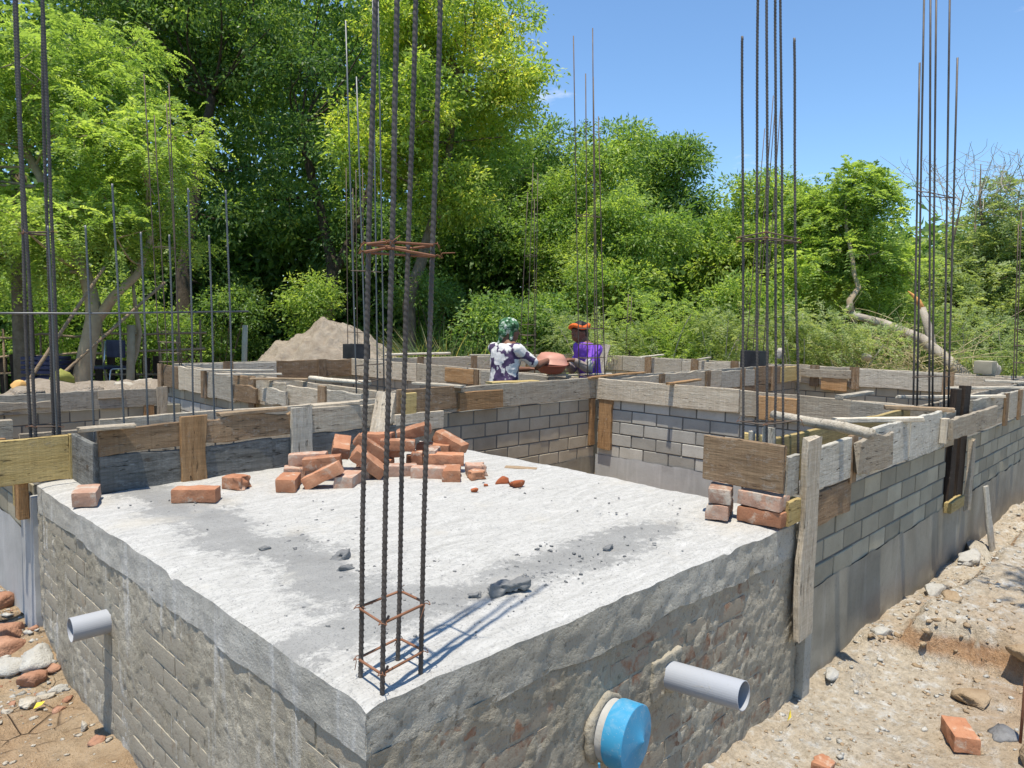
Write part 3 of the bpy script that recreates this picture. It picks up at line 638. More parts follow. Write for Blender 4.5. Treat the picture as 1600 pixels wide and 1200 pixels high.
fw_plank(fw, '-y', .012, 5.50, 6.9, 1.10, 1.225, M['wood_grey'], rough=.009)
fw_plank(fw, '-y', .012, 6.93, 8.3, .965, 1.215, M['wood_grey'], rough=.005)
fw_plank(fw, '-y', .012, 8.32, 9.74, .965, 1.215, M['wood_pale'], rough=.005)
for a in (6.62, 7.25, 8.2, 9.0): fw_cleat(fw, '-y', .012, a, a+.10, .94, 1.22, M['wood_brown'])
fw_cleat(fw, '-y', .012, 2.975, 3.05, .96, 1.20, M['wood_brown'], off=.0, t=.03)
for a0, a1, m_ in ((2.5, 3.5, 'wood_yellow'), (3.52, 4.74, 'wood_yellow'), (4.97, 7.0, 'wood_pale'), (7.02, 9.6, 'wood_grey')):
    fw_plank(fw, '+y', .205, a0, a1, .95, 1.205, M[m_])
# end board and corner pieces at the right column
cf = thing('formwork', 'stained square board closing the right column above stacked bricks', 'formwork', (2.15, .15, 1.03))
fw_plank(cf, '-x', 2.178, -.005, .37, 1.030, 1.240, M['wood_brown'], t=.028, ragged=.012)
fw_plank(cf, '-y', .012, 2.205, 2.318, 1.00, 1.185, M['wood_crust'], ragged=.01)
fw_plank(cf, '-y', .012, 2.20, 2.318, .875, .985, M['wood_yellow'], t=.05, off=-.01, name='wood_block', ragged=.01)
fw_cleat(cf, '-x', 2.50, .17, .225, .98, 1.27, M['wood_grey'], t=.03); fw_cleat(cf, '-x', 2.50, .275, .30, .98, 1.24, M['wood_crust'], t=.03)
fw_plank(cf, '-x', 2.62, .225, .40, .99, 1.205, M['wood_yellow'])
# boards standing on the back of the platform
bf = thing('formwork', 'brown boards over wet grey boards standing along the back of the platform', 'formwork', (1.0, 2.62, .87))
fw_plank(bf, '-y', 2.63, .19, .66, 1.055, 1.185, M['wood_brown'], rough=.007, tilt=.03)
fw_plank(bf, '-y', 2.63, .67, 1.25, 1.065, 1.205, M['wood_brown'], rough=.006, bark=.012)
fw_plank(bf, '-y', 2.63, 1.26, 1.98, 1.06, 1.215, M['wood_pale'], rough=.006)
fw_plank(bf, '-y', 2.63, .19, 1.10, .862, 1.052, M['wood_dark'], off=-.004, rough=.005)
fw_plank(bf, '-y', 2.63, 1.11, 2.2, .862, 1.052, M['wood_dark'], off=-.004, rough=.005)
fw_cleat(bf, '-y', 2.63, .575, .705, .868, 1.225, M['wood_orange'], rough=.008)
fw_cleat(bf, '-y', 2.63, 1.215, 1.355, .868, 1.225, M['wood_grey'])
fw_plank(bf, '-x', .19, 2.63, 3.03, .862, 1.12, M['wood_dark'], t=.025)
fw_plank(bf, '+y', 2.98, .3, 2.2, .95, 1.195, M['wood_pale'])
yf = thing('formwork', 'fresh yellow board at the left corner of the platform with nailed end strip', 'formwork', (0, 3.03, .9))
fw_plank(yf, '-y', 3.055, -.75, .155, .868, 1.108, M['wood_yellow'], t=.026, tilt=.012)
fw_cleat(yf, '-y', 3.055, .157, .20, .868, 1.115, M['wood_yellow'], off=-.004, t=.034)
fw_cleat(yf, '-x', .0, 3.10, 3.18, .68, .90, M['wood_orange'], off=.02, t=.05); fw_cleat(yf, '-x', .0, 3.26, 3.31, .72, .95, M['wood_yellow'], off=.02, t=.03)
fw_plank(yf, '-x', -.005, 3.33, 5.2, .80, .99, M['wood_pale'], t=.026)
fw_plank(yf, '-y', 3.33, -.33, -.05, 1.0, 1.19, M['wood_pale'], t=.05, name='wood_block')
fw_cleat(yf, '-y', 3.24, -.30, -.22, .95, 1.13, M['wood_grey'], t=.05); fw_cleat(yf, '-y', 3.22, -.17, -.10, .95, 1.105, M['wood_orange'], t=.05)
fw_plank(yf, '-y', 3.36, .0, .5, 1.02, 1.10, M['wood_pale'])
# right part of the same line: over the tan block wall
tf = thing('formwork', 'pale board formwork on the tan block wall in front of the left worker', 'formwork', (3.5, 3.04, 1.05))
fw_plank(tf, '-y', 3.05, 2.33, 2.95, 1.07, 1.245, M['wood_brown'], rough=.006)
fw_plank(tf, '-y', 3.05, 2.78, 4.735, 1.035, 1.235, M['wood_pale'], off=-.012, rough=.004, tilt=.004)
fw_plank(tf, '-y', 3.05, 2.92, 3.40, 1.045, 1.195, M['wood_orange'], off=.030, name='cleat')
fw_plank(tf, '-y', 3.05, 2.28, 2.74, .92, 1.06, M['wood_pale'], off=.03, name='cleat', rough=.01)
fw_plank(tf, '-y', 3.05, 2.35, 2.47, 1.05, 1.22, M['wood_yellow'], off=.03, name='cleat')
fw_plank(tf, '+y', 3.25, 2.42, 4.74, 1.03, 1.215, M['wood_pale'])
cl = thing('corner_batten', 'orange-brown upright batten hanging in the inner corner of the sunken room', 'batten', (4.72, 3.0, .6))
fw_cleat(cl, '-x', 4.772, 2.835, 3.00, .56, 1.03, M['wood_orange'], off=.0, t=.035, name='batten', rough=.012, ragged=.02)
fw_cleat(cl, '-y', 3.062, 4.66, 4.735, .58, 1.03, M['wood_orange'], off=.0, t=.035, name='batten', rough=.012)
sf = thing('formwork', 'long weathered pale boards on the sunlit wall of the sunken room', 'formwork', (4.74, 1.6, 1.05))
fw_plank(sf, '-x', 4.762, 1.52, 3.03, 1.035, 1.238, M['wood_pale'], rough=.004)
fw_plank(sf, '-x', 4.762, .62, 1.50, 1.02, 1.23, M['wood_pale'], rough=.004)
fw_plank(sf, '-x', 4.762, 1.02, 1.34, 1.01, 1.20, M['wood_orange'], off=.028, name='cleat')
fw_plank(sf, '-x', 4.762, .05, .61, 1.03, 1.22, M['wood_grey'], rough=.004)
fw_plank(sf, '+x', 4.955, .25, 3.05, 1.03, 1.21, M['wood_pale'])
lf6 = thing('formwork', 'row of pale boards and dark cleats behind the thin upright rods', 'formwork', (2.2, 5, 1.0))
a = 3.3; rr = np.random.default_rng(77); mats_ = ['wood_grey', 'wood_pale', 'wood_pale', 'wood_brown', 'wood_grey', 'wood_pale', 'wood_brown', 'wood_pale']
for i, L in enumerate((.62, .55, .70, .35, .75, .62, .55)):
    fw_plank(lf6, '-x', 2.212, a, a+L-.02, .965+rr.normal()*.012, 1.205+rr.normal()*.01, M[mats_[i]], rough=.006)
    if i % 2 == 0: fw_cleat(lf6, '-x', 2.212, a+L*.8, a+L*.8+.11, .93, 1.22, M['wood_brown'])
    a += L
fw_plank(lf6, '-x', 2.212, 4.95, 5.45, .98, 1.13, M['wood_brown'], off=.05, name='cleat', rough=.012)
fw_plank(lf6, '-x', 2.212, 4.4, 4.85, 1.0, 1.14, M['wood_grey'], off=.04, name='cleat', rough=.012)
fw_plank(lf6, '+x', 2.41, 3.3, 7.3, .97, 1.2, M['wood_pale'])
lf7 = thing('formwork', 'long grey weathered plank on the shaded wall at far left', 'formwork', (0, 6.9, .9))
fw_plank(lf7, '-y', 6.91, -2.8, -.2, .79, .97, M['wood_grey'], rough=.008); fw_plank(lf7, '-y', 6.91, -.18, 1.98, .80, .99, M['wood_grey'], rough=.006, bark=.004)
fw_plank(lf7, '-y', 6.91, -.1, .95, .84, .92, M['wood_pale'], off=.03, name='cleat', rough=.012)
fw_plank(lf7, '-y', 6.91, 1.38, 1.62, .90, 1.0, M['wood_pale'], off=.03, name='cleat', rough=.008)
fw_cleat(lf7, '-y', 6.91, 1.82, 1.93, .45, .82, M['wood_orange'], off=.0); fw_cleat(lf7, '-y', 6.91, 1.95, 2.06, .45, 1.0, M['wood_pale'])
lf8 = thing('formwork', 'brown boards on the far wall below the sand heap', 'formwork', (4, 7.39, 1.0))
fw_plank(lf8, '-y', 7.39, 2.41, 3.6, 1.0, 1.21, M['wood_grey']); fw_plank(lf8, '-y', 7.39, 3.62, 4.92, .995, 1.225, M['wood_brown'], rough=.006)
fw_plank(lf8, '-y', 7.39, 4.97, 7.4, 1.0, 1.215, M['wood_pale'], rough=.006); fw_plank(lf8, '-y', 7.39, 7.42, 9.6, 1.0, 1.215, M['wood_pale'])
for a in (2.9, 4.2, 5.9, 7.0, 8.3): fw_cleat(lf8, '-y', 7.39, a, a+.12, .97, 1.23, M['wood_brown'])
fw_plank(lf8, '+y', 7.59, 2.4, 9.5, 1.0, 1.21, M['wood_pale'])
lf9 = thing('formwork', 'pale boards running back behind the left worker', 'formwork', (4.75, 5.3, 1.0))
fw_plank(lf9, '-x', 4.762, 5.9, 7.36, 1.0, 1.235, M['wood_pale']); fw_plank(lf9, '-x', 4.762, 4.95, 5.88, 1.0, 1.235, M['wood_pale']); fw_plank(lf9, '-x', 4.762, 3.3, 4.7, 1.03, 1.215, M['wood_grey'])
fw_cleat(lf9, '-x', 4.762, 4.72, 4.9, 1.0, 1.22, M['wood_brown']); fw_plank(lf9, '-x', 4.762, 4.8, 5.3, 1.05, 1.22, M['wood_orange'], off=.03, name='cleat'); fw_plank(lf9, '+x', 4.955, 3.3, 7.3, 1.0, 1.21, M['wood_pale'])
lf10 = thing('formwork', 'low boards running back to the right of the worker in purple', 'formwork', (7, 3.1, 1.0))
for i, (a0, a1, m_) in enumerate(((4.97, 6.0, 'wood_pale'), (6.02, 7.3, 'wood_pale'), (7.32, 8.2, 'wood_grey'), (8.22, 9.0, 'wood_brown'), (9.02, 9.6, 'wood_yellow'))):
    fw_plank(lf10, '-y', 3.09, a0, a1, 1.0, 1.215+(i % 2)*.02, M[m_], rough=.008)
for a in (5.9, 6.9, 7.8, 8.7): fw_cleat(lf10, '-y', 3.09, a, a+.1, .9, 1.23, M['wood_brown'])
fw_plank(lf10, '-y', 3.09, 7.2, 8.6, .82, .99, M['wood_brown'], rough=.01); fw_plank(lf10, '+y', 3.29, 4.97, 9.6, 1.0, 1.22, M['wood_grey'])
lf11 = thing('formwork', 'long line of grey boards on the farthest wall against the scrub', 'formwork', (9.6, 4, 1.0))
for i, (a0, a1, m_) in enumerate(((.2, 1.08, 'wood_pale'), (1.1, 2.3, 'wood_grey'), (2.32, 3.15, 'wood_pale'), (3.17, 3.9, 'wood_brown'), (3.92, 5.0, 'wood_grey'), (5.02, 6.2, 'wood_grey'), (6.22, 7.5, 'wood_pale'))):
    fw_plank(lf11, '-x', 9.61, a0, a1, .97+rr.normal()*.01, 1.225+rr.normal()*.015, M[m_], rough=.008)
for a in (1.05, 2.2, 2.75, 4.0, 4.7, 5.6, 6.6): fw_cleat(lf11, '-x', 9.61, a, a+.13, .94, 1.24, M['wood_brown'])
fw_plank(lf11, '-x', 9.61, 2.3, 3.0, 1.08, 1.19, M['wood_pale'], off=.06, name='cleat', rough=.012); fw_plank(lf11, '-x', 9.61, 2.35, 2.7, .9, 1.07, M['wood_orange'], off=.05, name='cleat')
fw_plank(lf11, '+x', 9.81, .2, 7.5, 1.0, 1.22, M['wood_pale'])
# dark timber post form in the slot of the right wall
ps = thing('post_form', 'black three-sided timber post form standing in the slot of the right wall', 'post form', (5.25, .1, .4))
fw_cleat(ps, '-y', .045, 5.03, 5.17, .49, 1.33, M['wood_black'], off=.0, t=.045, name='side_board', rough=.001, lean=.06)
fw_cleat(ps, '-y', .045, 5.27, 5.45, .49, 1.34, M['wood_black'], off=.0, t=.045, name='side_board', rough=.001, lean=.06)
fw_cleat(ps, '-y', .045, 5.16, 5.28, .49, 1.325, M['wood_grey'], off=.0, t=.02, name='batten', rough=.001, lean=.06)
fw_cleat(ps, '-y', .10, 5.0, 5.46, .47, 1.1, M['wood_black'], off=.0, t=.02, name='back_board', rough=.001)
fw_plank(ps, '-y', .012, 4.98, 5.34, .44, .52, M['wood_yellow'], t=.05, name='sill_block', ragged=.01)
sb = plank('loose_batten', None, (5.42, -.02, .40), (.035, .0, 1), (1, 0, 0), .52, .09, .035, M['wood_pale'], rough=.008, ragged=.02); tag(sb, 'short pale batten standing in the dark slot of the right wall', 'batten')
# ------------------------------------------------------------------ loose sticks and boards lying across the formwork
def stick(name, label, cat, p, q, wd, t, mat, round_=False, drop=0.0, **k):
    p = np.array(p, float); q = np.array(q, float); p[2] -= drop; q[2] -= drop
    if round_:
        n = 14; tt = np.linspace(0, 1, n)[:, None]; s = PSEED[0] = PSEED[0]+1
        pts = p+(q-p)*tt+np.stack([fbm(np.stack([tt[:, 0]*4, 0*tt[:, 0]+s+i*9, 0*tt[:, 0]], -1), 1, 2, s+i) for i in range(3)], -1)*np.array([.006, .006, .004])
        V, F = tube(pts-p, wd/2*(1+.12*fbm(np.stack([tt[:, 0]*5, tt[:, 0]*0+s, tt[:, 0]*0], -1), 1, 2, s)), 8)
        o = link(name, make_mesh(name, V, F, True), M[mat], None, loc=p)
    else:
        d = q-p; L = np.linalg.norm(d); X = Vector(d/L); Zd = Vector((0, 0, 1)).cross(X)
        o = plank(name, None, Vector(p)-Zd.normalized()*wd/2, X, Zd, L, wd, t, M[mat], **k)
    return tag(o, label, cat)
def ext(p, q, f0, f1):
    p = np.array(p, float); q = np.array(q, float); d = q-p; return p-d*f0, q+d*f1
ST = [
 ('board_scrap', 'ragged pale board scrap on the brown board near the left rebar column', 'board', (.10, 2.60, 1.212), (.33, 2.56, 1.215), .07, .02, 'wood_pale', 0),
 ('bark_strip', 'ragged bark-edged strip lying on the boards above the wet grey boards', 'board', (.80, 2.63, 1.235), (1.18, 2.60, 1.240), .06, .022, 'stick_brown', 0),
 ('board_scrap', 'short pale scrap on the boards left of the leaning plank', 'board', (1.40, 2.66, 1.235), (1.70, 2.62, 1.240), .06, .018, 'wood_pale', 0),
 ('cross_stick', 'pinkish flat stick across the boards behind the thin rods', 'stick', (2.05, 4.85, 1.232), (2.42, 4.52, 1.235), .05, .02, 'stick_brown', 0),
 ('cross_stick', 'long pale stick lying over the boards left of the sand heap', 'stick', (2.0, 5.45, 1.235), (2.55, 5.25, 1.235), .045, .02, 'stick', 0),
 ('cross_stick', 'farther thin pale stick over the boards left of the sand heap', 'stick', (2.1, 6.15, 1.235), (2.75, 5.8, 1.235), .04, .02, 'stick', 0),
 ('cross_stick', 'crooked stick lying along the boards left of the leaning plank', 'stick', (2.27, 4.20, 1.235), (2.36, 3.45, 1.24), .04, .02, 'stick', 1),
 ('board_scrap', 'bright pale board end crossing the brown board behind the near rebar column', 'board', (2.82, 3.46, 1.262), (2.93, 2.98, 1.262), .08, .022, 'stick', 0),
 ('cross_stick', 'long thin stick on the far boards right of the sand heap', 'stick', (5.3, 7.35, 1.245), (6.6, 7.42, 1.25), .04, .02, 'stick', 1),
 ('cross_stick', 'short stick on the far boards left of the worker in the floral shirt', 'stick', (7.2, 7.6, 1.245), (7.8, 7.25, 1.25), .05, .02, 'stick', 0),
 ('board_scrap', 'yellowish flat board on the formwork just below the floral shirt', 'board', (3.40, 3.16, 1.250), (3.92, 3.10, 1.250), .11, .02, 'wood_yellow', 0),
 ('cross_stick', 'flat stick lying below the pink pan', 'stick', (4.6, 3.55, 1.245), (5.2, 3.2, 1.262), .05, .018, 'stick', 0),
 ('cross_stick', 'orange-edged flat stick on the boards at the inner corner', 'stick', (4.62, 3.02, 1.262), (5.75, 3.16, 1.262), .05, .02, 'wood_orange', 0),
 ('cross_stick', 'flat orange stick crossing the pale boards right of the inner corner', 'stick', (4.66, 2.16, 1.262), (5.30, 2.22, 1.262), .05, .02, 'wood_orange', 0),
 ('cross_stick', 'short raised stick on the farthest boards right of the worker in purple', 'stick', (9.1, 5.5, 1.262), (9.95, 5.62, 1.285), .05, .022, 'stick', 0),
 ('cross_stick', 'stick on the farthest boards left of the black form box', 'stick', (9.3, 4.55, 1.265), (9.95, 4.7, 1.275), .05, .02, 'stick', 0),
 ('cross_stick', 'long straight stick over the right wall above the crusted board', 'stick', (3.50, .27, 1.235), (3.92, -.08, 1.24), .05, .028, 'stick', 0),
 ('cross_stick', 'pale stick bridging the boards behind the right wall', 'stick', (4.74, .70, 1.262), (5.50, .73, 1.255), .06, .028, 'stick', 0),
 ('cross_stick', 'dark-sided straight stick left of the black post form', 'stick', (4.50, .30, 1.24), (4.70, -.07, 1.24), .04, .03, 'stick_brown', 0),
 ('cross_stick', 'thin stick behind the right rebar column', 'stick', (5.40, .48, 1.24), (5.84, .17, 1.24), .04, .025, 'stick', 0),
 ('cross_stick', 'long bright stick right of the black post form near the frame edge', 'stick', (6.80, .46, 1.24), (7.60, -.04, 1.24), .045, .025, 'stick', 0),
 ('cross_stick', 'lower stick just right of the black post form', 'stick', (5.86, .16, 1.24), (6.22, -.08, 1.245), .05, .025, 'stick', 0),
 ('cross_stick', 'short stick over the boards at the far right frame edge', 'stick', (8.40, .48, 1.24), (8.60, .02, 1.24), .05, .025, 'stick', 0),
 ('peeled_pole', 'thick bleached peeled pole laid over the formwork at the right column', 'pole', (3.06, .46, 1.238), (2.70, -.20, 1.238), .052, .05, 'stick', 1),
]
for nm, lb, ct, p, q, wd, t, m_, rd in ST: stick(nm, lb, ct, p, q, wd, t, m_, bool(rd), rough=.005, ragged=.012, drop=-.026 if rd else 0.004)
tag(plank('leaning_plank', None, (1.66, 2.47, .87), (.17, .13, .40), (.75, -.35, 0), .47, .12, .025, M['wood_pale'], rough=.006, ragged=.02), 'pale plank leaning diagonally against the boards left of the brick heap', 'plank')
tag(plank('board_scrap', None, (2.19, 1.73, .872), (.55, -.83, 0), (.83, .55, 0), .17, .055, .014, M['stick_brown'], ragged=.02), 'small flat wood scrap on the slab right of the brick heap', 'board')
tag(plank('leaning_board', None, (5.80, -.14, -.02), (.0, .075, .45), (1, 0, 0), .52, .13, .02, M['wood_crust'], rough=.01, ragged=.03), 'grey stub of board leaning on the foot of the right wall', 'board')
tag(plank('wood_block', None, (5.32, -.30, .02), (.9, .35, .05), (-.35, .9, 0), .62, .13, .08, M['wood_grey'], rough=.006), 'square timber offcut lying on the ground beside the right wall', 'timber')
tag(plank('upright_board', None, (5.72, 3.86, .95), (.14, 0, .42), (.7, -.7, 0), .62, .09, .02, M['wood_pale'], rough=.005), 'pale upright board behind the worker in purple', 'board')

# ------------------------------------------------------------------ reinforcement
def ribbed(pts, r, pitch=.0155, seg=9, rib=.22):
    pts = np.asarray(pts, float); d = np.linalg.norm(np.diff(pts, axis=0), axis=1); s = np.concatenate([[0], np.cumsum(d)])
    n = int(s[-1]/(pitch/4)); t = np.linspace(0, s[-1], n)
    # smooth curve through the points
    c = np.stack([np.interp(t, s, pts[:, i]) for i in range(3)], -1)
    k = max(3, int(.12/(pitch/4))) | 1; ker = np.ones(k)/k; pad = np.pad(c, ((k//2, k//2), (0, 0)), mode='edge'); sm = np.stack([np.convolve(pad[:, i], ker, 'valid') for i in range(3)], -1)
    sm[0] = c[0]; sm[-1] = c[-1]
    q_ = t*1.1+pts[0][0]*31+pts[0][1]*17; sm[:, 0] += .0045*fbm(np.stack([q_, q_*0, q_*0], -1), 1, 3, 3)*np.minimum(1, t*2); sm[:, 1] += .0045*fbm(np.stack([q_, q_*0+9, q_*0], -1), 1, 3, 4)*np.minimum(1, t*2)
    V, F = tube(sm, r, seg); th = np.tile(np.arange(seg)*2*np.pi/seg, n); idx = np.repeat(np.arange(n), seg)
    rad = np.where(((idx+np.round(th/np.pi*2).astype(int)) % 4) == 0, 1+rib, 1-rib*.3)
    ctr = np.repeat(sm, seg, 0); V = ctr+(V-ctr)*rad[:, None]
    return V, F
def hoop(corners, r, seg=6, hook=.02):
    c = np.asarray(corners, float); pts = [c[0]+(c[1]-c[0])*.0]
    for i in range(4):
        a, b = c[i], c[(i+1) % 4]; d = nrm(b-a); pts += [a+d*.012, b-d*.012]
    pts.append(pts[1]); pts = pts[1:]
    pts += [pts[-1]+nrm(c[2]-c[0])*hook+np.array([0, 0, .004])]
    return tube(pts, r, seg)
def cage(name, label, bars, r, hoops, hr, mat, hmat, ribs=True, group=None, loc=None, ties=True):
    base = np.mean([b[0] for b in bars], 0) if loc is None else np.array(loc)
    t = thing(name, label, 'rebar', base, group)
    for b in bars:
        V, F = ribbed(b, r) if ribs else tube(b, r, 6)
        link('bar', make_mesh('bar', V, F, True), M[mat], t)
    for z, grow in hoops:
        P = []
        for b in bars[:4]:
            b = np.asarray(b, float); P.append([np.interp(z, b[:, 2], b[:, 0]), np.interp(z, b[:, 2], b[:, 1]), z])
        P = np.array(P); c = P.mean(0); P = c+(P-c)*grow; ang = np.arctan2(P[:, 1]-c[1], P[:, 0]-c[0]); P = P[np.argsort(ang)]
        P[:, 2] += rng.normal(size=4)*.006
        V, F = hoop(P, hr); link('stirrup', make_mesh('stirrup', V, F, True), M[hmat], t)
        if ribs:
            for q_ in P:
                e_ = nrm(rng.normal(size=3)+np.array([0, 0, -.3])); V, F = merge([tube([q_+rng.normal(size=3)*.004, q_+e_*.012+np.array([0, 0, .006]), q_+e_*(.02+.025*rng.random())], .0011, 5), tube([q_+np.array([r*1.6*math.cos(a_), r*1.6*math.sin(a_), .004*math.sin(2*a_)]) for a_ in np.linspace(0, 6.3, 11)], .0012, 5)]); link('tie_wire', make_mesh('tie_wire', V, F, True), M['bar_rust'], t)
    return t
def pole(x, y, z0, z1, dx=0, dy=0, mid=0):
    z = np.linspace(z0, z1, 5); f = (z-z0)/(z1-z0); return [(x+dx*a+mid*math.sin(a*3.1), y+dy*a-mid*math.sin(a*3.1), zz_) for a, zz_ in zip(f, z)]
# near corner column: four heavy bars
def nearbar(b, m_, t, zt=4.1):
    b = np.array(b); m_ = np.array(m_); t = np.array(t); e = t+(t-m_)/(t[2]-m_[2])*(zt-t[2]); return [b, m_, t, e]
def bar2(p, q, z0, z1=None):
    p = np.array(p); q = np.array(q); d = (q-p)/(q[2]-p[2]); z1 = q[2] if z1 is None else z1
    return [p+d*(z-p[2]) for z in np.linspace(z0, z1, 6)]
cage('rebar_cage', 'near rebar cage of four ribbed bars rising from the front corner of the platform',
     [nearbar((.060, .031, .78), (.068, .022, 1.548), (.077, .014, 2.46)), nearbar((.186, .044, .78), (.202, .028, 1.941), (.211, .019, 2.504)), nearbar((.185, .140, .78), (.199, .126, 1.659), (.212, .113, 2.532)), nearbar((.066, .134, .78), (.080, .120, 1.936), (.092, .108, 2.492))],
     .0060, [(ZS+.046, 1.10), (ZS+.176, 1.12), (1.915, 1.16), (1.935, 1.10)], .0034, 'bar', 'bar_rust')
cage('rebar_cage', 'six ribbed bars rising from the right column above the stacked bricks',
     [bar2((2.427, .321, 1.19), (2.366, .382, 3.133), .9), bar2((2.365, .17, 1.209), (2.302, .234, 3.236), .9, 3.9), bar2((2.618, .125, 1.195), (2.537, .208, 3.129), .9), bar2((2.619, .196, 1.169), (2.536, .281, 3.325), .9, 3.9), bar2((2.382, .223, 1.207), (2.32, .286, 3.257), .9, 3.9), bar2((2.49, .185, 1.194), (2.424, .253, 3.28), .9, 3.9)],
     .0060, [(1.30, 1.12), (2.17, 1.16), (2.19, 1.12)], .0036, 'bar', 'wire')
cage('rebar_cage', 'six tall bars standing behind the black post form on the right wall',
     [bar2((5.004, .263, 1.218), (4.926, .342, 3.675), 1.0), bar2((5.031, .163, 1.216), (4.906, .292, 4.087), 1.0, 4.3), bar2((5.357, .117, 1.233), (5.283, .192, 3.77), 1.0), bar2((5.19, .287, 1.204), (5.092, .387, 4.174), 1.0, 4.3), bar2((5.164, .099, 1.222), (5.056, .209, 4.111), 1.0, 4.3), bar2((5.272, .203, 1.206), (5.155, .323, 4.166), 1.0, 4.3)],
     .0072, [(1.42, 1.10), (2.76, 1.10)], .004, 'bar', 'wire', ribs=False)
cage('rebar_cage', 'doubled ribbed bars of the left column rising behind the fresh yellow board',
     [bar2((.02, 3.206, 1.072), (.019, 3.206, 3.365), .9, 4.0), bar2((.027, 3.127, 1.081), (.012, 3.143, 3.345), .9, 4.0), bar2((.142, 3.152, 1.066), (.139, 3.156, 3.389), .9, 4.0), bar2((.133, 3.233, 1.057), (.145, 3.221, 3.41), .9, 4.0)],
     .0085, [(1.09, 1.25), (1.155, 1.15), (2.19, 1.14)], .005, 'bar', 'wire')
cage('rebar_cage', 'thin rusty cage of five bars rising in front of the worker in purple',
     [bar2((4.815, 3.313, 1.22), (4.715, 3.415, 4.591), .95), bar2((4.796, 3.189, 1.229), (4.728, 3.259, 4.199), .95), bar2((5.039, 3.156, 1.221), (4.941, 3.255, 3.837), .95), bar2((4.97, 3.227, 1.22), (4.885, 3.313, 4.687), .95), bar2((4.908, 3.146, 1.227), (4.82, 3.237, 4.187), .95)],
     .0058, [(1.25, 1.15), (1.42, 1.15), (1.56, 1.15), (1.72, 1.1), (2.85, 1.15)], .004, 'wire', 'wire', ribs=False)
cage('rebar_cage', 'tall slim bars behind the near rebar cage, rising over the leaning plank',
     [bar2((2.236, 3.444, 1.19), (2.179, 3.503, 3.995), .9), bar2((2.206, 3.26, 1.182), (2.151, 3.316, 3.539), .9), bar2((2.334, 3.30, 1.167), (2.302, 3.34, 4.421), .9), bar2((2.446, 3.373, 1.209), (2.404, 3.416, 4.469), .9)],
     .0058, [(1.30, 1.1), (1.42, 1.1), (2.13, 1.15)], .0038, 'bar_light', 'wire', ribs=False)
cage('rebar_cage', 'far thin cage of bars between the two workers',
     [bar2((6.755, 6.02, 1.442), (6.802, 5.97, 3.66), .9), bar2((6.734, 5.855, 1.446), (6.756, 5.833, 4.046), .9), bar2((6.90, 5.85, 1.445), (6.89, 5.86, 3.933), .9), bar2((6.986, 5.95, 1.443), (6.955, 5.98, 3.588), .9)],
     .0055, [(1.30, 1.1), (1.45, 1.1), (1.60, 1.1), (1.75, 1.1), (2.75, 1.1)], .0045, 'wire', 'wire', ribs=False)
cage('rebar_cage', 'leaning thin bars rising from the black form box on the farthest wall',
     [bar2((9.08, 3.64, 1.314), (9.17, 3.55, 4.62), .9), bar2((9.008, 3.50, 1.319), (9.1, 3.41, 5.036), .9), bar2((9.25, 3.573, 1.312), (9.34, 3.481, 5.144), .9), bar2((9.221, 3.44, 1.318), (9.281, 3.38, 4.98), .9)],
     .0065, [(1.6, 1.1), (1.8, 1.1)], .004, 'wire', 'wire', ribs=False)
cage('rebar_cage', 'far left cage of thin bars against the feathery tree',
     [bar2((2.167, 7.372, 1.175), (2.093, 7.448, 4.467), .9), bar2((2.191, 7.205, 1.184), (2.129, 7.268, 3.989), .9), bar2((2.33, 7.22, 1.178), (2.29, 7.261, 4.367), .9), bar2((2.393, 7.33, 1.173), (2.312, 7.41, 4.188), .9)],
     .0060, [(1.25, 1.1), (1.35, 1.1), (1.47, 1.1), (1.6, 1.1), (2.55, 1.1)], .004, 'wire', 'wire', ribs=False)
cage('rebar_cage', 'small group of thin bars at the right frame edge beyond the wall',
     [bar2((9.556, .42, 1.218), (9.502, .475, 3.048), .9), bar2((9.57, .30, 1.213), (9.51, .35, 3.1), .9), bar2((9.72, .30, 1.213), (9.65, .37, 3.1), .9), bar2((9.715, .42, 1.213), (9.646, .48, 3.215), .9)],
     .0065, [(1.4, 1.1), (1.6, 1.1), (1.8, 1.1)], .004, 'wire', 'wire', ribs=False)
cage('rebar_cage', 'thin bars rising from the black form box in front of the sand heap',
     [pole(4.80, 7.55, .9, 3.9, .0, .05), pole(4.80, 7.38, .9, 3.6, .0, .05), pole(4.96, 7.38, .9, 3.9, .0, .05), pole(4.96, 7.55, .9, 3.9, .0, .05)],
     .0055, [(1.3, 1.1), (1.6, 1.1)], .004, 'wire', 'wire', ribs=False)
cage('rebar_stake', 'single thin pair of rods standing in the scrub right of the worker in purple',
     [pole(10.2, 6.6, .3, 2.35, .05, .0), pole(10.28, 6.55, .3, 2.3, .0, .0)], .008, [], .003, 'wire', 'wire', ribs=False)
# row of single upright rods with one long horizontal tie rod
tops = [2.22, 2.22, 2.45, 2.21, 2.21, 2.48, 2.23, 2.50]
for i, (x, zt) in enumerate(zip((.118, .235, .385, .505, .645, .75, .875, .985), tops)):
    V, F = ribbed(pole(0, 0, .9, zt, rng.normal()*.008-.012, rng.normal()*.01), .0054, .014, 7, .14) 
    o = link('upright_rod', make_mesh('upright_rod', V, F, True), M['bar_light'], None, loc=(x, 3.09 if i == 0 else 2.86, 0))
    tag(o, ['first', 'second', 'third', 'fourth', 'fifth', 'sixth', 'seventh', 'eighth'][i]+' thin upright rod from the left in the row above the back boards', 'rebar', 'row of thin upright rods')
V, F = tube([(0, 0, 0), (.6, 0, .012), (1.45, -.005, .045)], .0055, 7); tag(link('tie_rod', make_mesh('tie_rod', V, F, True), M['bar_light'], None, loc=(-.36, 2.873, 1.755)), 'long horizontal rod tied across the row of thin upright rods', 'rebar')
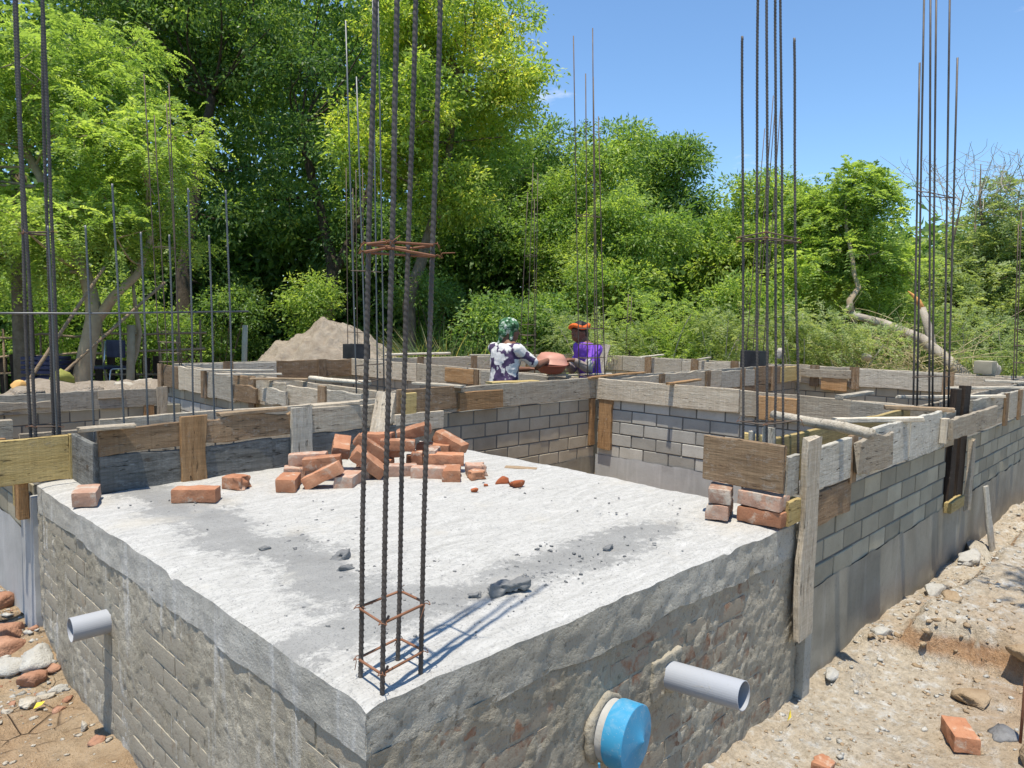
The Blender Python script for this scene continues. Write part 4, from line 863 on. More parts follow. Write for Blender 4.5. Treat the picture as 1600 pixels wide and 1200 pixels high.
# black column form boxes
def form_box(label, x, y, z0, z1, s):
    t = thing('column_form', label, 'column form', (x, y, z0))
    for dx, dy, sx, sy in ((-s, 0, .02, 2*s), (s, 0, .02, 2*s), (0, -s, 2*s+.02, .02), (0, s, 2*s+.02, .02)):
        V, F = box(sx, sy, z1-z0, .003); link('side_plate', make_mesh('side_plate', V, F), M['black_steel'], t, loc=(x+dx, y+dy, (z0+z1)/2))
form_box('black steel column form box in front of the sand heap', 4.88, 7.46, 1.22, 1.43, .13)
form_box('black steel column form box on the farthest wall', 9.14, 3.53, 1.16, 1.43, .14)

# ------------------------------------------------------------------ bricks on the slab
bm = {}
for key, (sx, sy, sz) in {'full': (.207, .100, .067), 'half': (.112, .100, .067), 'chip': (.09, .08, .055)}.items():
    for mk in ('brick', 'brick_dull', 'brick_red'):
        for i in range(3):
            V, F = rough_box(sx, sy, sz, .006, .0050 if key != 'chip' else .014, 14, 400+i*7+len(key), 17)
            if key != 'full': V[:, 0] += np.where(V[:, 0] > sx*.3, fbm(V, 30, 3, 5+i)*.02, 0)
            me = make_mesh('brick', V, F, True); me.materials.append(M[mk]); bm[key, mk, i] = me
def brick(label, x, y, z, yaw, pitch=0, roll=0, kind='full', mk='brick', v=0, group=None, name='brick'):
    Mx = Matrix.Translation((x, y, z)) @ Matrix.Rotation(math.radians(yaw), 4, 'Z') @ Matrix.Rotation(math.radians(pitch), 4, 'Y') @ Matrix.Rotation(math.radians(roll), 4, 'X')
    return tag(link(name, bm[kind, mk, v % 3], None, None, Mx), label, 'brick', group)
S = ZS
brick('single brick standing alone near the left corner of the platform', .085, 2.46, S+.033, 68, v=0, mk='brick_dull')
brick('long brick lying alone on the slab, second from the left corner', .475, 2.15, S+.033, -40, v=1)
brick('half brick alone between the lying brick and the heap', .735, 2.28, S+.033, -62, kind='half', v=2)
G = 'bricks of the tumbled heap'
HB = [  # px-like order from left to right: label, x,y,level z, yaw,pitch,roll,kind,mat
 ('leftmost brick of the heap, end facing the viewer', .935, 2.10, .036, 52, 0, 0, 'full', 'brick'),
 ('heap brick propped up slanting, second from the left', 1.07, 1.99, .075, -42, -26, 0, 'full', 'brick'),
 ('stubby mortar-spotted brick end at the front left of the heap', 1.205, 1.95, .036, 40, 0, 0, 'full', 'brick_dull'),
 ('broken brown brick low at the back left of the heap', 1.075, 2.29, .036, -30, 0, 0, 'half', 'brick_dull'),
 ('upper of two parallel bricks at the left of the heap', 1.17, 2.16, .108, -38, -5, 0, 'full', 'brick'),
 ('rear of two parallel bricks at the left of the heap', 1.16, 2.29, .112, -40, -3, 0, 'full', 'brick_dull'),
 ('large brick slanting down across the front of the heap', 1.365, 2.00, .105, -30, 38, 12, 'full', 'brick'),
 ('brick end poking up at the left of the heap top', 1.36, 2.27, .165, 55, -14, 10, 'full', 'brick'),
 ('brick slanting down behind the large front one', 1.47, 2.13, .165, -35, 34, 0, 'full', 'brick'),
 ('pale flat brick near the heap top', 1.62, 2.29, .185, -55, -4, 0, 'full', 'brick'),
 ('long brick with its side to the viewer, high in the heap', 1.66, 2.13, .160, -40, 2, 0, 'full', 'brick'),
 ('topmost brick of the heap, tilted up to the right', 1.80, 2.15, .232, -42, -16, 8, 'full', 'brick'),
 ('brick end tipping down at the right of the heap top', 1.99, 2.03, .155, -70, 22, 0, 'full', 'brick'),
 ('brick on end between the heap and its right side', 1.82, 1.99, .090, 40, 0, 90, 'full', 'brick_dull'),
 ('small gap-filling brick end in the middle of the heap', 1.72, 2.02, .075, 50, 0, 90, 'half', 'brick'),
 ('flat brick lying below the right side of the heap', 1.83, 1.88, .085, -42, 0, 0, 'full', 'brick'),
 ('pale brick end low at the right front of the heap', 1.655, 1.82, .036, -48, 0, 0, 'full', 'brick_dull'),
 ('brick with a raw red broken face at the right front of the heap', 1.735, 1.72, .036, 48, 0, 0, 'full', 'brick'),
 ('rightmost brick piece of the heap, standing pale', 1.90, 1.70, .036, -35, 0, 0, 'half', 'brick_dull'),
 ('crumbled brick piece in front of the rightmost heap brick', 1.835, 1.625, .026, -20, 0, 0, 'chip', 'brick'),
 ('mortar-covered brick low in the middle of the heap', 1.56, 1.98, .036, -35, 0, 0, 'full', 'brick_dull'),
 ('hidden base brick at the back middle of the heap', 1.55, 2.20, .040, -50, 0, 0, 'full', 'brick'),
 ('base brick at the back right of the heap', 1.85, 2.12, .040, -30, 0, 0, 'full', 'brick'),
 ('second-layer brick at the back of the heap', 1.62, 2.20, .112, -30, 0, 0, 'full', 'brick'),
 ('second-layer brick at the back right of the heap', 1.90, 2.08, .112, -55, 0, 0, 'full', 'brick'),
 ('base brick under the left parallel bricks', 1.20, 2.20, .036, -45, 0, 0, 'full', 'brick_dull'),
 ('base brick under the large slanting brick', 1.42, 2.08, .036, 30, 0, 0, 'full', 'brick_dull'),
]
for i, (lb, x, y, z, yw, pi_, ro, kd, mk) in enumerate(HB): brick(lb, x, y, S+z*.93, yw, pi_, ro, kd, mk, i, G)
for i, (x, y, s, lb) in enumerate(((1.615, 1.40, .28, 'tiny red brick crumb in front of the heap'), (1.75, 1.45, .2, 'smallest red crumb right of the heap'), (1.87, 1.45, .52, 'red brick fragment right of the heap'), (1.875, 1.33, .55, 'farthest right red brick fragment on the slab'))):
    V, F = rock_mesh((.07*s, .05*s, .04*s), 500+i, ICO2, .5); tag(link('brick_fragment', make_mesh('brick_fragment', V*1.4, F), M['brick_red'], None, loc=(x, y, S+.018*s*1.6)), lb, 'brick')
# bricks propping the right column board
for i, (lb, x, y, z, yw) in enumerate((('lower front brick of the stack under the right column board', 2.185, .085, .036, 92), ('upper front brick of the stack under the right column board', 2.185, .088, .112, 88), ('lower rear brick of the stack, greyed with mortar', 2.16, .285, .036, 20), ('upper rear brick of the stack under the right column board', 2.165, .285, .112, 24))):
    brick(lb, x, y, S+z*.97+.002, yw, mk='brick_dull' if i else 'brick', v=i, group='bricks under the right column board')
# bricks on the ground at right
gz = lambda x, y: float(ground_h(np.array([x]), np.array([y]))[0])
brick('whole red brick lying on the sandy ground at lower right', 2.55, -.665, gz(2.55, -.66)+.04, 28, 4, 0, 'full', 'brick', 1)
brick('broken orange brick at the bottom edge of the photo', 1.93, -.33, gz(1.93, -.33)+.03, 10, 6, 0, 'chip', 'brick', 2)

# ------------------------------------------------------------------ lumps and crumbs on the slab
V, F = rough_box(.135, .045, .034, .006, .012, 30, 611, 38); tag(link('mortar_lump', make_mesh('mortar_lump', V, F, True), M['dark_lump'], None, Matrix.Translation((.735, .272, S+.022)) @ Matrix.Rotation(-.35, 4, 'Z')), 'long dark lump of set mortar on the white slab', 'mortar')
for i, (x, y, s, lb) in enumerate(((.52, .93, .035, 'dark crumbly mortar lump left of the near rebar cage'), (.46, .82, .022, 'small dark lump among crumbs left of the near rebar cage'), (.63, .32, .018, 'small lump beside the long dark mortar lump'), (.36, 1.22, .020, 'dark lump midway along the grey streak'), (1.35, .33, .02, 'pale lump near the right slab edge'))):
    V, F = rock_mesh((s*1.5, s, s*.7), 620+i, ICO3, .7); tag(link('mortar_lump', make_mesh('mortar_lump', V, F), M['dark_lump'], None, loc=(x, y, S+s*.3)), lb, 'mortar')
def scatter(name, label, cat, pts, sizes, mat, seed, flat=.6):
    r = np.random.default_rng(seed); V1, F1 = ICO1; Vs = []; Fs = []; o = 0
    for p, s in zip(pts, sizes):
        a = r.random()*6.28; c, sn = math.cos(a), math.sin(a); v = (V1+(r.random((len(V1), 3))-.5)*.9)*np.array([s*(1+.6*r.random()), s, s*flat])
        v = np.stack([v[:, 0]*c-v[:, 1]*sn, v[:, 0]*sn+v[:, 1]*c, v[:, 2]], -1)+p; Vs.append(v); Fs.append(F1+o); o += len(v)
    return tag(link(name, make_mesh(name, np.concatenate(Vs), np.concatenate(Fs)), M[mat]), label, cat, kind='stuff')
r = np.random.default_rng(21)
n = 1300; t = r.random(n); 
cx = np.where(t < .45, .62-r.normal(size=n)*.16-.1*r.random(n), np.where(t < .75, .95+r.normal(size=n)*.35, r.random(n)*2.3)); cy_ = np.where(t < .45, .95+r.normal(size=n)*.28, np.where(t < .75, .33+r.normal(size=n)*.10, r.random(n)*2.4))
ok = (cx > .04) & (cx < 2.38) & (cy_ > .05) & (cy_ < 2.5); cx, cy_ = cx[ok], cy_[ok]
scatter('mortar_crumbs', 'dark mortar crumbs strewn over the white slab', 'crumbs', np.stack([cx, cy_, S+0*cx+.001], -1), .0012+.0065*r.random(len(cx))**5, 'dark_lump', 3)

# ------------------------------------------------------------------ pipes
def pipe(name, label, p, d, L, ro, ri, mat, dust=0.0):
    d = Vector(d).normalized(); q = d.to_track_quat('Z', 'Y').to_matrix().to_4x4(); seg = 40
    prof = [(ri, -.03), (ro, -.03), (ro, L*.25), (ro, L*.5), (ro, L-.001), (ro-.001, L), (ri+.0005, L), (ri, L-.001), (ri, L*.3), (ri, -.028)]
    th = np.arange(seg)*2*np.pi/seg; V = np.array([[(rr_*math.cos(a), rr_*math.sin(a), z) for a in th] for rr_, z in prof]).reshape(-1, 3)
    F = [tuple(f) for f in grid_faces(len(prof), seg, True)]+[tuple(range((len(prof)-1)*seg, len(prof)*seg))]
    t = thing(name, label, 'pipe', p)
    link('tube', make_mesh('tube', V, F, False), M[mat], t, Matrix.Translation(p) @ q)
    return t, q
pt, q = pipe('drain_pipe', 'short grey plastic pipe stub sticking out of the left side of the platform', (.02, 1.93, .470), (-1, .02, .0), .15, .050, .0465, 'pvc')
pt, q = pipe('drain_pipe', 'long grey plastic pipe stub slanting out of the front side of the platform', (1.30, .03, .490), (.05, -1, .08), .31, .0500, .0465, 'pvc')
V, F = rough_box(.19, .030, .15, .012, .010, 24, 640, 26); link('mortar_collar', make_mesh('mortar_collar', V, F, True), M['mortar'], pt, loc=(1.28, .008, .50))
cp = thing('capped_pipe', 'wide grey pipe end closed by a ribbed blue plastic cap with pointed centre', 'pipe', (1.0, 0, .42))
def lathe(prof, seg, q, p): 
    th = np.arange(seg)*2*np.pi/seg; V = np.array([[(rr_*math.cos(a), rr_*math.sin(a), z) for a in th] for rr_, z in prof]).reshape(-1, 3); F = [tuple(f) for f in grid_faces(len(prof), seg, True)]; return V, F
qc = Vector((.14, -1, .02)).normalized().to_track_quat('Z', 'Y').to_matrix().to_4x4(); pc = Vector((.925, .01, .440))
V, F = lathe([(.098, -.04), (.098, .02), (.097, .05), (.096, .07), (.0, .071)], 48, qc, pc); link('pipe_end', make_mesh('pipe_end', V, F, True), M['pvc_dust'], cp, Matrix.Translation(pc) @ qc)
V, F = tube([(.104*math.cos(a), .104*math.sin(a), .004) for a in np.linspace(0, 2*np.pi, 49)], .016, 8, False); V = V+nrm(V)*(fbm(V, 28, 4, 9)*.008)[:, None]; link('mortar_collar', make_mesh('mortar_collar', V, F, True), M['mortar'], cp, Matrix.Translation(pc) @ qc)
V, F = lathe([(.099, .046), (.1049, .0462), (.105, .047), (.1065, .053), (.1065, .112), (.1062, .116), (.1045, .1175), (.1044, .1176), (.072, .1225), (.042, .128), (.014, .137), (.003, .1435), (.0, .144)], 64, qc, pc); me = make_mesh('cap', V, F, True); me.set_sharp_from_angle(angle=math.radians(28)); cap = link('cap', me, M['blue'], cp, Matrix.Translation(pc) @ qc)
for i in range(12):
    a = i*math.pi/6+.2; V, F = box(.007, .007, .068, .001); link('rib', make_mesh('rib', V, F), M['blue'], cap, Matrix.Translation(pc) @ qc @ Matrix.Rotation(a, 4, 'Z') @ Matrix.Translation((.1080, 0, .083)))

# ------------------------------------------------------------------ stones, clods and rubble on the ground
def rock(name, label, x, y, s, mat, seed, cat='stone', dz=.25, z=None, group=None, ico=ICO3, amp=.35, rz=0):
    V, F = rock_mesh(s, seed, ico, amp); zz_ = (gz(x, y) if z is None else z)+s[2]*dz
    return tag(link(name, make_mesh(name, V, F), M[mat], None, Matrix.Translation((x, y, zz_)) @ Matrix.Rotation(rz, 4, 'Z')), label, cat, group)
rock('boulder', 'rounded tan boulder cut by the lower right frame edge', 2.58, -.98, (.12, .10, .10), 'clod', 701, amp=.15)
rock('dark_stone', 'flat dark grey stone beside the thin rod at lower right', 2.72, -.80, (.09, .06, .03), 'rockgrey', 702)
rock('earth_clod', 'low flat crusted earth clod left of the thin rod', 3.02, -.62, (.14, .10, .035), 'clod', 703, 'earth')
rock('earth_clod', 'crumbly clod on the edge of the earth bank', 3.70, -.36, (.07, .06, .04), 'clod', 704, 'earth')
rock('earth_clod', 'large orange earth lump at the far right beside the wall', 7.1, -.55, (.45, .35, .22), 'clod', 705, 'earth')
rock('earth_clod', 'reddish clod half buried in the bank edge near the rod', 3.35, -.75, (.10, .08, .05), 'clod', 706, 'earth')
rock('mortar_lump', 'white lime lump at the foot of the right wall near the tall board', 2.72, -.07, (.07, .05, .04), 'lime', 707, 'mortar')
rock('mortar_lump', 'flat lime crust halfway along the foot of the right wall', 3.35, -.10, (.10, .06, .03), 'lime', 708, 'mortar')
rock('mortar_lump', 'lime heap at the foot of the right wall below the dark slot', 4.4, -.10, (.16, .07, .05), 'lime', 709, 'mortar')
rock('mortar_lump', 'bright lime heap beside the leaning board stub', 5.3, -.10, (.22, .08, .06), 'lime', 710, 'mortar')
V, F = tube([(0, 0, -.15), (.01, 0, .2), (.03, .005, .42)], .006, 7); tag(link('iron_rod', make_mesh('iron_rod', V, F, True), M['bar_rust'], None, loc=(2.66, -.86, .02)), 'thin rusty rod stuck upright in the ground at lower right', 'rod')
for i, (x, y, s, mt, lb) in enumerate((
    (-.10, 3.62, (.13, .10, .08), 'rockred', 'large red-brown rock at the left frame edge'),
    (-.16, 3.20, (.15, .12, .08), 'rockred', 'wide red-brown rock against the plastered pier'),
    (-.20, 3.02, (.12, .10, .07), 'rockred', 'split red rock low at the left frame edge'),
    (-.13, 2.66, (.09, .06, .05), 'rockred', 'reddish broken brick piece below the pier'),
    (-.07, 2.82, (.11, .09, .06), 'lime', 'white lime clump at the foot of the pier'),
    (-.20, 2.86, (.12, .08, .05), 'lime', 'grey-white rubble clump left of the pier foot'),
    (-.05, 2.52, (.05, .035, .03), 'lime', 'small white stone close to the platform side'),
    (-.11, 2.47, (.05, .03, .02), 'rockpale', 'small white stone left of another near the platform side'),
    (-.19, 2.42, (.05, .05, .025), 'rockpale', 'flat pale stone on the cracked mud'),
    (-.27, 2.40, (.03, .02, .015), 'rockpale', 'little round stone on the cracked mud'),
    (-.05, 1.90, (.035, .03, .02), 'rockred', 'dark stone under the shadow of the short pipe'),
    (-.06, 2.06, (.02, .03, .03), 'rockpale', 'small pale chip standing against the platform side'))):
    rock('stone', lb, x, y, s, mt, 730+i, amp=.3)
V, F = np.array([(-.03, 0, 0), (0, .014, .01), (.03, 0, .004), (0, -.014, .006), (0, 0, .002)]), [(0, 3, 4), (3, 2, 4), (2, 1, 4), (1, 0, 4)]
for x, y, z, lb, rot in ((2.13, -.10, .05, 'bright yellow leaf standing at the foot of the front side', (1.2, .2, .6)), (-.16, 2.36, .02, 'yellow leaf on the mud left of the platform', (.1, .1, .5))):
    tag(link('fallen_leaf', make_mesh('fallen_leaf', V, F, True), M['yleaf'], None, Matrix.Translation((x, y, gz(x, y)+z)) @ Matrix.Rotation(rot[0], 4, 'X') @ Matrix.Rotation(rot[2], 4, 'Z')), lb, 'leaf')
def gscatter(name, label, cat, n, xr, yr, smin, smax, mat, seed, flat=.6, cond=None):
    r = np.random.default_rng(seed); x = xr[0]+r.random(n)*(xr[1]-xr[0]); y = yr[0]+r.random(n)*(yr[1]-yr[0])
    if cond is not None: k = cond(x, y, r); x, y = x[k], y[k]
    s = smin+(smax-smin)*r.random(len(x))**5; z = ground_h(x, y)+s*.15
    return scatter(name, label, cat, np.stack([x, y, z], -1), s, mat, seed, flat)
gscatter('gravel', 'loose tan grit and pebbles over the sandy ground at right', 'gravel', 9000, (1.5, 9), (-2.2, -.02), .0012, .010, 'clod', 51)
gscatter('lime_rubble', 'white mortar crumbs spilt along the foot of the right wall', 'rubble', 6500, (2.0, 9.5), (-1.0, -.01), .0015, .016, 'lime', 52, .6, lambda x, y, r: r.random(len(x)) < np.exp(y/.28)+.10)
gscatter('earth_crumbs', 'brown clods and crumbs along the cut edge of the earth bank', 'rubble', 3200, (2.7, 5.5), (-1.8, -.08), .003, .022, 'clod', 57, .7, lambda x, y, r: r.random(len(x)) < np.exp(-np.abs(x-3.3)/.16)*.9+.05)
gscatter('gravel', 'pale chips scattered on the cracked mud at lower left', 'gravel', 700, (-1.0, -.01), (1.0, 2.6), .002, .014, 'rockpale', 53, .5)
gscatter('lime_rubble', 'rubble crumbs below the plastered pier', 'rubble', 1600, (-.7, -.01), (2.45, 5.0), .003, .022, 'lime', 54)
gscatter('brick_grit', 'reddish chips among the rubble below the plastered pier', 'rubble', 350, (-.7, -.02), (2.3, 4.5), .004, .03, 'rockred', 55)
# ------------------------------------------------------------------ people
def ell_loft(rings, seg=20):
    # rings: (cx, cy, cz, rx, ry)
    th = np.arange(seg)*2*np.pi/seg
    V = np.array([[(cx+rx*math.cos(a), cy+ry*math.sin(a), cz) for a in th] for cx, cy, cz, rx, ry in rings]).reshape(-1, 3)
    F = [tuple(f) for f in grid_faces(len(rings), seg, True)]+[tuple(range(seg))[::-1], tuple(range((len(rings)-1)*seg, len(rings)*seg))]
    return V, F
def capsule(p, q, r0, r1, n=6, seg=10):
    p = np.array(p, float); q = np.array(q, float); d = nrm(q-p); pts = []; rad = []
    for k in range(4): a = (1-k/3)*math.pi/2; pts.append(p-d*r0*math.sin(a)); rad.append(max(r0*math.cos(a), r0*.08))
    for t in np.linspace(0, 1, n)[1:-1]: pts.append(p+(q-p)*t); rad.append(r0+(r1-r0)*t)
    for k in range(4): a = k/3*math.pi/2; pts.append(q+d*r1*math.sin(a)); rad.append(max(r1*math.cos(a), r1*.08))
    return tube(pts, rad, seg)
def ball(c, r, sub=ICO2):
    V, F = sub; return V*np.array(r)+np.array(c), [tuple(f) for f in F]
def remeshed(name, parts, voxel, smooth=2):
    V, F = merge(parts); me = make_mesh(name, V, F); o = bpy.data.objects.new('tmp', me); COL.objects.link(o)
    m = o.modifiers.new('r', 'REMESH'); m.mode = 'VOXEL'; m.voxel_size = voxel; s = o.modifiers.new('s', 'SMOOTH'); s.iterations = smooth; s.factor = .5
    dg = bpy.context.evaluated_depsgraph_get(); dg.update(); out = bpy.data.meshes.new_from_object(o.evaluated_get(dg)); out.name = name
    bpy.data.objects.remove(o); out.polygons.foreach_set('use_smooth', np.ones(len(out.polygons), bool)); return out
def hand(w, d, up, side, curl=.5):
    w = np.array(w, float); d = nrm(d); up = nrm(np.array(up)-d*(np.array(up)@d)); lat = np.cross(up, d)
    P = [capsule(w, w+d*.07, .020, .026, 5, 8)]; P.append(capsule(w+d*.03+lat*.012, w+d*.075+lat*.026, .014, .013)); P.append(capsule(w+d*.03-lat*.012, w+d*.075-lat*.026, .014, .013))
    for i, (o, L) in enumerate(((-.030, .062), (-.010, .075), (.010, .070), (.029, .055))):
        a = w+d*.078+lat*o; b = a+d*L*.45-up*L*.18*curl; c = b+d*L*.30-up*L*.42*curl; e = c+d*L*.08-up*L*.34*curl
        P += [capsule(a, b, .0098, .0092, 4, 7), capsule(b, c, .0092, .0086, 4, 7), capsule(c, e, .0086, .0078, 4, 7)]
    t0 = w+d*.02+lat*side*.024; t1 = t0+d*.035+lat*side*.030-up*.008; t2 = t1+d*.030+lat*side*.004-up*.012
    P += [capsule(t0, t1, .012, .0105, 4, 7), capsule(t1, t2, .0105, .009, 4, 7)]
    return P
def person(label, base, yaw, arms, head_yaw, shirt, scarf_kind, lean=.06, sleeve=None):
    """local frame: +x is forward, +y the left side; arms = {side: (shoulder, elbow, wrist, hand_dir)}"""
    t = thing('person', label, 'person', base)
    R = Matrix.Translation(base) @ Matrix.Rotation(yaw, 4, 'Z')
    lx = lambda z: lean*max(0, (z-.85))/.55
    tors = [(lx(z), 0, z, rx, ry) for z, rx, ry in ((.74, .095, .14), (.84, .115, .158), (.95, .10, .142), (1.06, .098, .138), (1.18, .105, .152), (1.27, .102, .160), (1.325, .086, .142), (1.36, .066, .092), (1.385, .056, .062), (1.45, .056, .058))]
    hx = lx(1.49)+.018; P = [ell_loft(tors)]
    ch, sh_ = math.cos(head_yaw), math.sin(head_yaw)
    def hd(x, y, z): return (hx+x*ch-y*sh_, x*sh_+y*ch, z)
    P += [ball((hx, 0, 1.455), (.084, .074, .105), ICO3), ball(hd(.032, 0, 1.405), (.058, .055, .058)), ball(hd(.092, 0, 1.437), (.016, .013, .020)), capsule(hd(.083, 0, 1.465), hd(.100, 0, 1.436), .008, .011), ball(hd(.0, .078, 1.445), (.014, .010, .026)), ball(hd(.0, -.078, 1.445), (.014, .010, .026)), capsule(hd(.080, -.017, 1.400), hd(.080, .017, 1.400), .010, .010), ball(hd(.072, .03, 1.475), (.02, .02, .008)), ball(hd(.072, -.03, 1.475), (.02, .02, .008))]
    for s in (-1, 1):
        P += [capsule((0, s*.082, .82), (.03, s*.09, .45), .085, .056), capsule((.03, s*.09, .45), (-.01, s*.09, .085), .055, .036), capsule((-.04, s*.09, .035), (.13, s*.105, .026), .035, .026)]
    for s, (sh, el, wr, hdn) in arms.items():
        P += [capsule(sh, el, .050, .038), capsule(el, wr, .038, .024)]+hand(wr, hdn, (0, 0, 1), -s, .6)
    o = link('body', remeshed('body', P, .0075, 3), M['skin'], t, R)
    # shirt over the trunk and upper arms, skirt below, scarf on the head
    g = 1.13; Q = [ell_loft([(cx, cy, cz, rx*g+.006, ry*g+.008) for cx, cy, cz, rx, ry in ([(lx(.70), 0, .70, .125, .172)]+tors[1:7]+[(lx(1.345), 0, 1.345, .060, .090)])])]
    for s, (sh, el, wr, hdn) in arms.items():
        e2 = np.array(sh)+(np.array(el)-np.array(sh))*.78; Q.append(capsule(sh, e2, .064, .058))
    me = remeshed('shirt', Q, .009, 3)
    co = np.empty(len(me.vertices)*3, np.float32); me.vertices.foreach_get('co', co); co = co.reshape(-1, 3)
    co = co+nrm(co-np.array([0, 0, 1.05]))*(fbm(co, 13, 3, 3)*.010)[:, None]; me.vertices.foreach_set('co', co.ravel())
    link('shirt', me, M[shirt], t, R)
    if sleeve:
        for s, (sh, el, wr, hdn) in arms.items():
            a = np.array(sh)+(np.array(el)-np.array(sh))*.7; b = np.array(el)+(np.array(wr)-np.array(el))*.82
            V, F = merge([capsule(a, el, .058, .050), capsule(el, b, .050, .036)]); link('sleeve', make_mesh('sleeve', V, F, True), M[sleeve], t, R)
    th = np.arange(28)*2*np.pi/28; V, F = ell_loft([(0, 0, z, rx, ry) for z, rx, ry in ((.12, .17, .21), (.45, .155, .20), (.72, .135, .18), (.80, .125, .172))], 28)
    V = V+np.stack([V[:, 0], V[:, 1], 0*V[:, 0]], -1)*(.05*np.sin(np.arctan2(V[:, 1], V[:, 0])*9))[:, None]
    link('skirt', make_mesh('skirt', V, F, True), M['skirt'], t, R)
    if scarf_kind == 'camo':
        V, F = ICO3; k = V[:, 2] > -.55; V2 = V*np.array([.102, .094, .092])*(1+.05*fbm(V*1.6, 1, 2, 9))[:, None]+np.array([hx-.012, 0, 1.505])
        me = remeshed('headscarf', [(V2, [tuple(f) for f in F]), ball((hx-.09, 0, 1.440), (.045, .05, .05)), capsule((hx-.09, .01, 1.430), (hx-.12, .03, 1.300), .028, .016), capsule((hx-.03, -.07, 1.470), (hx-.05, -.075, 1.380), .026, .018), capsule((hx-.03, .07, 1.470), (hx-.05, .075, 1.380), .026, .018)], .008, 3)
        link('headscarf', me, M['camo'], t, R)
    else:
        link('hair', remeshed('hair', [ball((hx-.012, 0, 1.495), (.092, .082, .085), ICO3), ball((hx-.06, 0, 1.430), (.05, .065, .07))], .008, 2), M['hair'], t, R)
        P = []
        for k in range(24):
            a0, a1 = k*2*math.pi/24, (k+1)*2*math.pi/24; c = lambda a, z: (hx+.0+.098*math.cos(a), .090*math.sin(a), 1.515+z)
            w_ = .014*math.sin(a0*3); P.append(capsule(c(a0, w_), c(a1, .014*math.sin(a1*3)), .024, .024, 3, 10))
        P += [ball((hx-.095, .01, 1.525), (.035, .035, .035))]
        link('headscarf', remeshed('headscarf', P, .009, 2), M['orange'], t, R)
    return t
P1 = (4.02, 3.62, .225)
person('worker in white-flowered purple shirt and green patterned headscarf passing a pan, seen from behind', P1, math.radians(-3),
       {-1: ((.03, -.165, 1.285), (.24, -.235, 1.135), (.47, -.15, 1.175), (1, .35, .05)), 1: ((.03, .165, 1.285), (.22, .16, 1.07), (.40, .06, 1.075), (1, -.15, .15))}, math.radians(-25), 'floral', 'camo', .05)
P2 = (5.30, 3.50, .225)
person('worker in purple top and orange headscarf standing behind the thin rusty cage', P2, math.radians(155),
       {1: ((.06, .165, 1.275), (.22, .27, 1.08), (.38, .27, 1.17), (1, .1, .0)), -1: ((.06, -.165, 1.275), (.24, -.06, 1.05), (.38, .13, 1.12), (1, .25, .0))}, math.radians(15), 'purple', 'orange', .15, 'greysleeve')
# two carrying pans between them: one upright, one turned over it
def pan(label, p, rx, ry, mat, flip, s=1.0):
    prof = [(.0, 0), (.08, .001), (.125, .012), (.160, .055), (.180, .105), (.192, .110), (.194, .114), (.178, .114), (.155, .060), (.120, .019), (.07, .009), (.0, .008)]
    seg = 40; th = np.arange(seg)*2*np.pi/seg; V = np.array([[(r_*s*math.cos(a), r_*s*math.sin(a), z*s) for a in th] for r_, z in prof]).reshape(-1, 3)
    F = [tuple(f) for f in grid_faces(len(prof), seg, True)]
    Mx = Matrix.Translation(p) @ Matrix.Rotation(ry, 4, 'Y') @ Matrix.Rotation(rx, 4, 'X') @ (Matrix.Rotation(math.pi, 4, 'X') if flip else Matrix.Identity(4))
    return tag(link('carrying_pan', make_mesh('carrying_pan', V, F, True), M[mat], None, Mx), label, 'pan')
pan('red-brown upright carrying pan held between the two workers', (4.585, 3.50, 1.262), .10, -.06, 'pan_red', False, .90)
pan('pink carrying pan turned upside down over the red one', (4.60, 3.495, 1.470), .10, .02, 'pan', True, .92)
V, F = lathe([(.0, 0), (.055, 0), (.075, .02), (.080, .05), (.076, .05), (.070, .022), (.05, .006), (.0, .005)], 32, None, None)
tag(link('tin_bowl', make_mesh('tin_bowl', V, F, True), M['tin'], None, Matrix.Translation((4.985, 3.36, 1.335)) @ Matrix.Rotation(math.radians(80), 4, 'Y') @ Matrix.Rotation(math.radians(40), 4, 'X')), 'small dull grey tin bowl held by the worker in purple', 'bowl')
